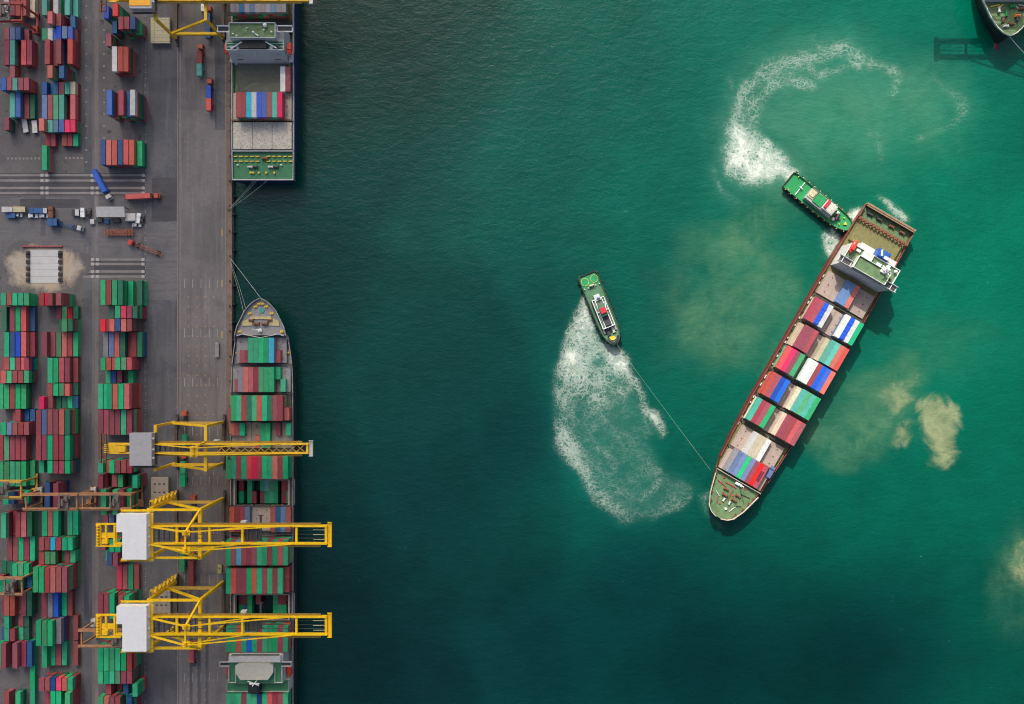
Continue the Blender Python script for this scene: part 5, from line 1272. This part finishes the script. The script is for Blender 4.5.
# concrete pad ringed by sand, with anchor blocks and a red barrier
struct(MB().box(gx(30.4), gx(59.4), gy(283), gy(250), .005, .16).build('concrete_pad', M_PAD))
pj = MB()
for k in range(1, 5): pj.box(gx(30.6), gx(59.2), gy(250 + k * 6.6) - .06, gy(250 + k * 6.6) + .06, .161, .170)
struct(pj.build('pad_joints', M_STRIPL))
for i, (x, y) in enumerate([(28.6, y) for y in (253, 256, 262, 268.5, 274.5, 280)] + [(60.8, y) for y in (253, 256, 262, 268.5, 274.5, 280)]):
    o = MB().box(-.9, .9, -1.0, 1.0, 0, .9).box(-.4, .4, -.4, .4, .9, 1.2).build('anchor_block', STEEL); o.location = (gx(x), gy(y), .03)
    tag(o, 'dark anchor block beside the pale concrete pad', 'anchor block', 'anchor blocks round the concrete pad')
o = MB().box(-10, 10, -.3, .3, .25, .9); 
for k in range(11): o.box(-9.8 + k * 1.96 - .2, -9.8 + k * 1.96 + .2, -.6, .6, 0, .25)
o = o.build('road_barrier', paint('barrier_red', (.36, .08, .09), .7, .3, .5, (.2, .18, .17), .9)); o.location = (gx(43), gy(246.5), .03); tag(o, 'faded red barrier along the top side of the concrete pad', 'barrier')

# ------------------------------------------------------------------ tugs
def tug(p_stern, p_bow, label, kind):
    a = W(*p_stern, 1); b_ = W(*p_bow, 1); d = b_ - a; L = d.length
    r = empty('tug_boat', (a.x, a.y, 0), math.atan2(d.y, d.x), label, 'tug', 'tugs')
    h = 4.9
    st = [(0, h * .86, h * .7), (.7, h * .97, h * .9), (2, h, h), (L * .55, h, h), (L * .72, h * .97, h * .85), (L * .84, h * .88, h * .66), (L * .92, h * .70, h * .42), (L * .97, h * .46, h * .2), (L, h * .16, .3)]
    zf = lambda x: -.6 + 1.5 * max(0, (x / L - .55) / .45) ** 1.5
    bul = 1.1
    hm = TGREEN if kind == 1 else TGREEN2
    loft(st, lambda x: zf(x) + bul * .1).build('hull', HULLBLACK, r)
    n = len(st); vs = []; 
    for x, y, _ in st: vs += [(x, -y + .15, zf(x)), (x, y - .15, zf(x))]
    MB().add(vs, [(i * 2, i * 2 + 1, i * 2 + 3, i * 2 + 2) for i in range(n - 1)]).build('deck', hm, r)
    rail(st, zf, bul, .3).build('bulwark', HULLGREEN if kind == 2 else DGREEN, r)
    pts = [(x, y + .12, zf(x) + .3) for x, y, _ in st]; pts = pts + [(x, -y, z) for x, y, z in reversed(pts)]; pts.append(pts[0])
    MB().tube(pts, .34 if kind == 2 else .32, 6).build('rubbing_strake', BLACK, r)
    proto = MB().torus((0, 0, 0), .62, .27, 12, 6, axis='y')
    k = 0; fx = None
    for x in np.linspace(1.2, L * .93, 11 if kind == 1 else 8):
        for s in (-1, 1):
            if fx is None: fx = proto.build('tyre_fender', BLACK, r); o = fx
            else: o = fx.copy(); COL.objects.link(o); o.parent = r
            o.location = (x, s * (hw(st, x) + .65), zf(x) - .2)
            if kind == 1:
                q = bpy.data.objects.get('fender_chain') if False else None
    if kind == 1:
        fb = MB()
        for x in np.linspace(1.2, L * .93, 11):
            for s in (-1, 1): fb.cbox((x + .5, s * (hw(st, x) + .25), zf(x) + .75), (.55, .5, .4))
        fb.build('fender_chain', paint('fender_chain_ochre', (.48, .36, .14), .6), r)
        MB().box(7.2, 7.5, -3.9, 3.9, zf(7) + .02, zf(7) + .5).box(6.6, 8.2, .2, .6, zf(7) + .5, zf(7) + 1.2).build('towing_beam', WHITE, r)
        hs = MB().box(11.6, 27.4, -3.2, 3.2, -.55, 2.4).build('deckhouse', paint('tug_house_grey', (.30, .36, .36), .55, .1, .2), r)
        MB().box(11.8, 15.2, -1.6, 2.9, 2.4, 2.9).box(12.4, 14.6, -.8, 2.2, 2.9, 3.4).build('engine_hatch', CREAM, hs)
        MB().box(15.6, 20.4, -2.3, 2.9, 2.42, 3.4).build('upper_house', TGREEN, hs)
        wl = MB().box(20.9, 27.0, -2.6, 2.6, 2.42, 5.2).build('wheelhouse', WHITE2, hs)
        MB().box(22.6, 26.6, -2.2, 2.2, 5.2, 5.4).build('wheelhouse_roof', BEIGE, wl); MB().box(26.98, 27.05, -2.4, 2.4, 3.8, 4.9).build('window_band', GLASS, wl)
        MB().box(21.1, 22.4, -1.9, 2.4, 5.2, 6.0).build('funnel', REDP, wl)
        for y in (-3.1, 3.1): MB().box(11.6, 27.4, y - .06, y + .06, 2.42, 3.3).build('railing', WHITE2, hs)
        MB().cyl((24.4, 0, 5.4), .15, 5, 6).box(24.2, 24.6, -1.6, 1.6, 8.4, 8.6).build('mast', WHITE, wl)
        winch(r, 30.4, 0, .4, 1.2, STEEL)
        for y in (-1.9, 1.9): MB().ball((29.6, y, .9), .9).build('vent', WHITE, r)
        MB().box(28.6, 32.5, -.35, .35, .2, .9).build('tow_bitt', RUST, r); MB().prism([(35.2, -.9), (36.8, 0), (35.2, .9)], .6, 1.2).build('bow_pad', BYEL, r)
        for x, y in ((28.2, -3), (28.2, 3), (33.5, -2), (33.5, 2), (3, -4), (3, 4)): MB().cyl((x, y, zf(x)), .3, .9, 8).build('bollard', BYEL, r)
    else:
        # green after deck with the two ringed hatches over the drives
        for s in (-1, 1):
            MB().cyl((3.4, s * 2.5, zf(3)), 1.9, .3, 20).build('drive_hatch', TGREEN, r)
            MB().torus((3.4, s * 2.5, zf(3) + .32), 1.9, .13, 24, 6).build('hatch_ring', PALEY, r)
        dd_ = MB().box(.8, 6.4, -4.5, 4.5, zf(0) + .01, zf(0) + .05).build('after_deck', TGREEN, r)
        MB().box(5.6, 6.3, -1.2, 1.2, zf(5) + .06, 1).build('tow_bitt', CREAM, r)
        for x in (6.6,):
            for y in np.linspace(-4, 4, 5): MB().cyl((x, y, zf(x)), .3, .8, 8).build('bollard', WHITE2, r)
        hs = MB().box(13.2, 28.8, -3.3, 3.3, -.55, 2.3).build('deckhouse', paint('tug_house_green_grey', (.12, .17, .13), .6, .2, .35), r)
        rr_ = MB()
        for y in (-3.1, -1.7, 1.9, 3.1): rr_.box(13.4, 28.6, y - .14, y + .14, 2.3, 3.1)
        for x in (13.4, 20, 28.5): rr_.box(x - .14, x + .14, -2.95, 2.95, 2.3, 3.05)
        rr_.build('railing', WHITE, hs)
        wl = MB().box(16.6, 22.6, -1.5, 1.7, 2.3, 5.4).build('wheelhouse', TGREEN2, hs); MB().box(22.6, 22.66, -1.3, 1.5, 3.8, 5).build('window_band', GLASS, wl)
        MB().box(18.4, 21.2, -1.4, 1.5, 5.4, 6.4).build('funnel', REDP, wl); MB().bar((16, 2.4, 5.6), (21, 1.2, 5.8), .3).build('mast', WHITE, wl)
        MB().box(11.2, 14.4, -1.5, 1.5, -.5, 2.9).box(11.6, 13.6, -.9, .9, 2.9, 3.3).build('fire_monitor', WHITE2, r); MB().ball((13, .4, 3.6), .8).build('radome', paint('pale_blue', (.25, .36, .55), .4), r)
        MB().box(23.4, 27.6, -1.4, 1.6, 2.3, 3.4).build('upper_house', STEEL, hs)
        winch(r, 30.8, -1.2, -.3, 1.3, STEEL, 'x'); winch(r, 30.6, 1.6, -.3, 1.1, WHITE2, 'x')
        for y in (-2.9, 2.9): MB().cbox((30, y, .4), (2.0, .9, 1.0)).build('locker', WHITE2, r)
        MB().prism([(L - 4.6, -1.6), (L - 2.6, -1.3), (L - 2.2, .2), (L - 2.8, 1.5), (L - 4.2, 1.0)], .3, 1.0).build('bow_pad', BYEL, r)
        MB().tube([(L - 3.4, -3.2, .5), (L - 1.6, -2.2, .7), (L - .3, 0, .8), (L - 1.6, 2.2, .7), (L - 3.4, 3.2, .5)], .95, 8).build('bow_fender', BLACK, r)
    return r
T1 = tug((789.5, 178.8), (851.3, 228.6), 'bright green tug pushing its bow against the stern of the red ship', 1)
T2 = tug((587.3, 274), (615.6, 344.2), 'green tug with two ringed hatches aft, trailing white wake and towing', 2)

# ------------------------------------------------------------------ ropes
def rope(p, q, sag, rad, name, label, cat, grp=None):
    p, q = Vector(p), Vector(q); pts = []
    for i in range(15):
        u = i / 14; a = p.lerp(q, u); a.z -= sag * 4 * u * (1 - u); pts.append(a)
    o = MB().tube(pts, rad, 6).build(name, TOWROPE if name == 'tow_line' else ROPE); tag(o, label, cat, grp)
gm = 'mooring lines to the quay'
rope(W(617, 344.5, 1.6), W(710.5, 470, 9), 2.0, .075, 'tow_line', 'pale tow line stretched from the tug to the bow of the red ship', 'rope')
bq = lambda y: Vector((QX - .9, gy(y), .6))
rope(W(262, 300, 11), bq(258), .8, .10, 'mooring_line', 'pale mooring line from the bow tip of the grey ship to the quay', 'rope', gm)
for x, y, yq in ((245.6, 308, 260), (243.8, 313, 262)):
    rope(W(x, y, 10), bq(yq), 1.2, .06, 'mooring_line', 'thin mooring line from the port bow of the grey ship to the quay', 'rope', gm)
for x, yq, lb in ((254, 208, 'left'), (257, 208.5, 'middle'), (268, 209, 'right')):
    rope(W(x, 180, 7.6), bq(yq), 1.0, .07, 'mooring_line', f'pale mooring line from the navy ship stern, {lb} of three', 'rope', gm)
rope(W(1010, 37, 8), W(1034, 62, 2), .6, .13, 'mooring_line', 'pale mooring line from the bow in the top right corner', 'rope', gm)

# ------------------------------------------------------------------ yard containers: the largest as individuals, the rest as one mass
cand.sort(key=lambda c: -c[0])
room = 312 - NCONT[0]
for i, (sc, M, L, c, blk, ri, j, n) in enumerate(cand):
    if i < room and L > 8:
        pos = f'{ORD[j]} of {n} from left' if n > 1 else 'alone'
        up = M.translation.y > 60; r0 = sum(1 for q in rows[blk] if q[0] > 60)
        container(M, L, c, f'{CNAME[c]} container, {pos}, {ORD[ri if up else ri - r0]} row {"above" if up else "below"} the yard road, {BNAME[blk]}', 'long containers stacked in the yard')
    else: REST.append((M, L, c))
m = MB(); tints = []
def lite(L):
    q = MB(); x, y = L / 2, CW / 2
    q.box(-x + .05, x - .05, -y + .05, y - .05, .02, CH - .04)
    for s in (-1, 1):
        q.box(-x, x, min(s * y, s * (y - .14)), max(s * y, s * (y - .14)), CH - .14, CH); q.box(-x, x, min(s * y, s * (y - .14)), max(s * y, s * (y - .14)), .01, .15)
        q.box(min(s * x, s * (x - .16)), max(s * x, s * (x - .16)), -y + .14, y - .14, CH - .14, CH)
        for e in (-1, 1): q.box(min(e * x, e * (x - .15)), max(e * x, e * (x - .15)), min(s * y, s * (y - .15)), max(s * y, s * (y - .15)), .15, CH - .14)
    return np.array(q.v), np.array(q.f)
LT = {L40: lite(L40), L20: lite(L20)}
VV, FF, MI, TI = [], [], [], []; off = 0
for M, L, c in REST:
    v_, f_q = LT[L]; A = np.array(M); VV.append(v_ @ A[:3, :3].T + A[:3, 3]); FF.append(f_q + off); off += len(v_)
    MI.append(np.full(len(f_q), CKEYS.index(c))); TI.append(np.full(len(v_), random.random()))
VV, FF, MI, TI = map(np.concatenate, (VV, FF, MI, TI))
me = bpy.data.meshes.new('stacked_containers'); me.from_pydata(VV.tolist(), [], FF.tolist())
for k in CKEYS: me.materials.append(CM[k])
me.polygons.foreach_set('material_index', MI.astype(np.int32)); a_ = me.attributes.new('tint', 'FLOAT', 'POINT'); a_.data.foreach_set('value', TI.astype(np.float32))
o = bpy.data.objects.new('stacked_containers', me); COL.objects.link(o)
tag(o, 'short containers and lower tiers stacked in the yard and aboard ships', 'containers', None, 'stuff')
print('individual containers', NCONT[0], 'rest', len(REST), 'candidates', len(cand))
for o in bpy.data.objects:
    if o.get('label') and len(o['label'].replace(',', '').split()) > 16: print('LONG', o.name, o['label'])
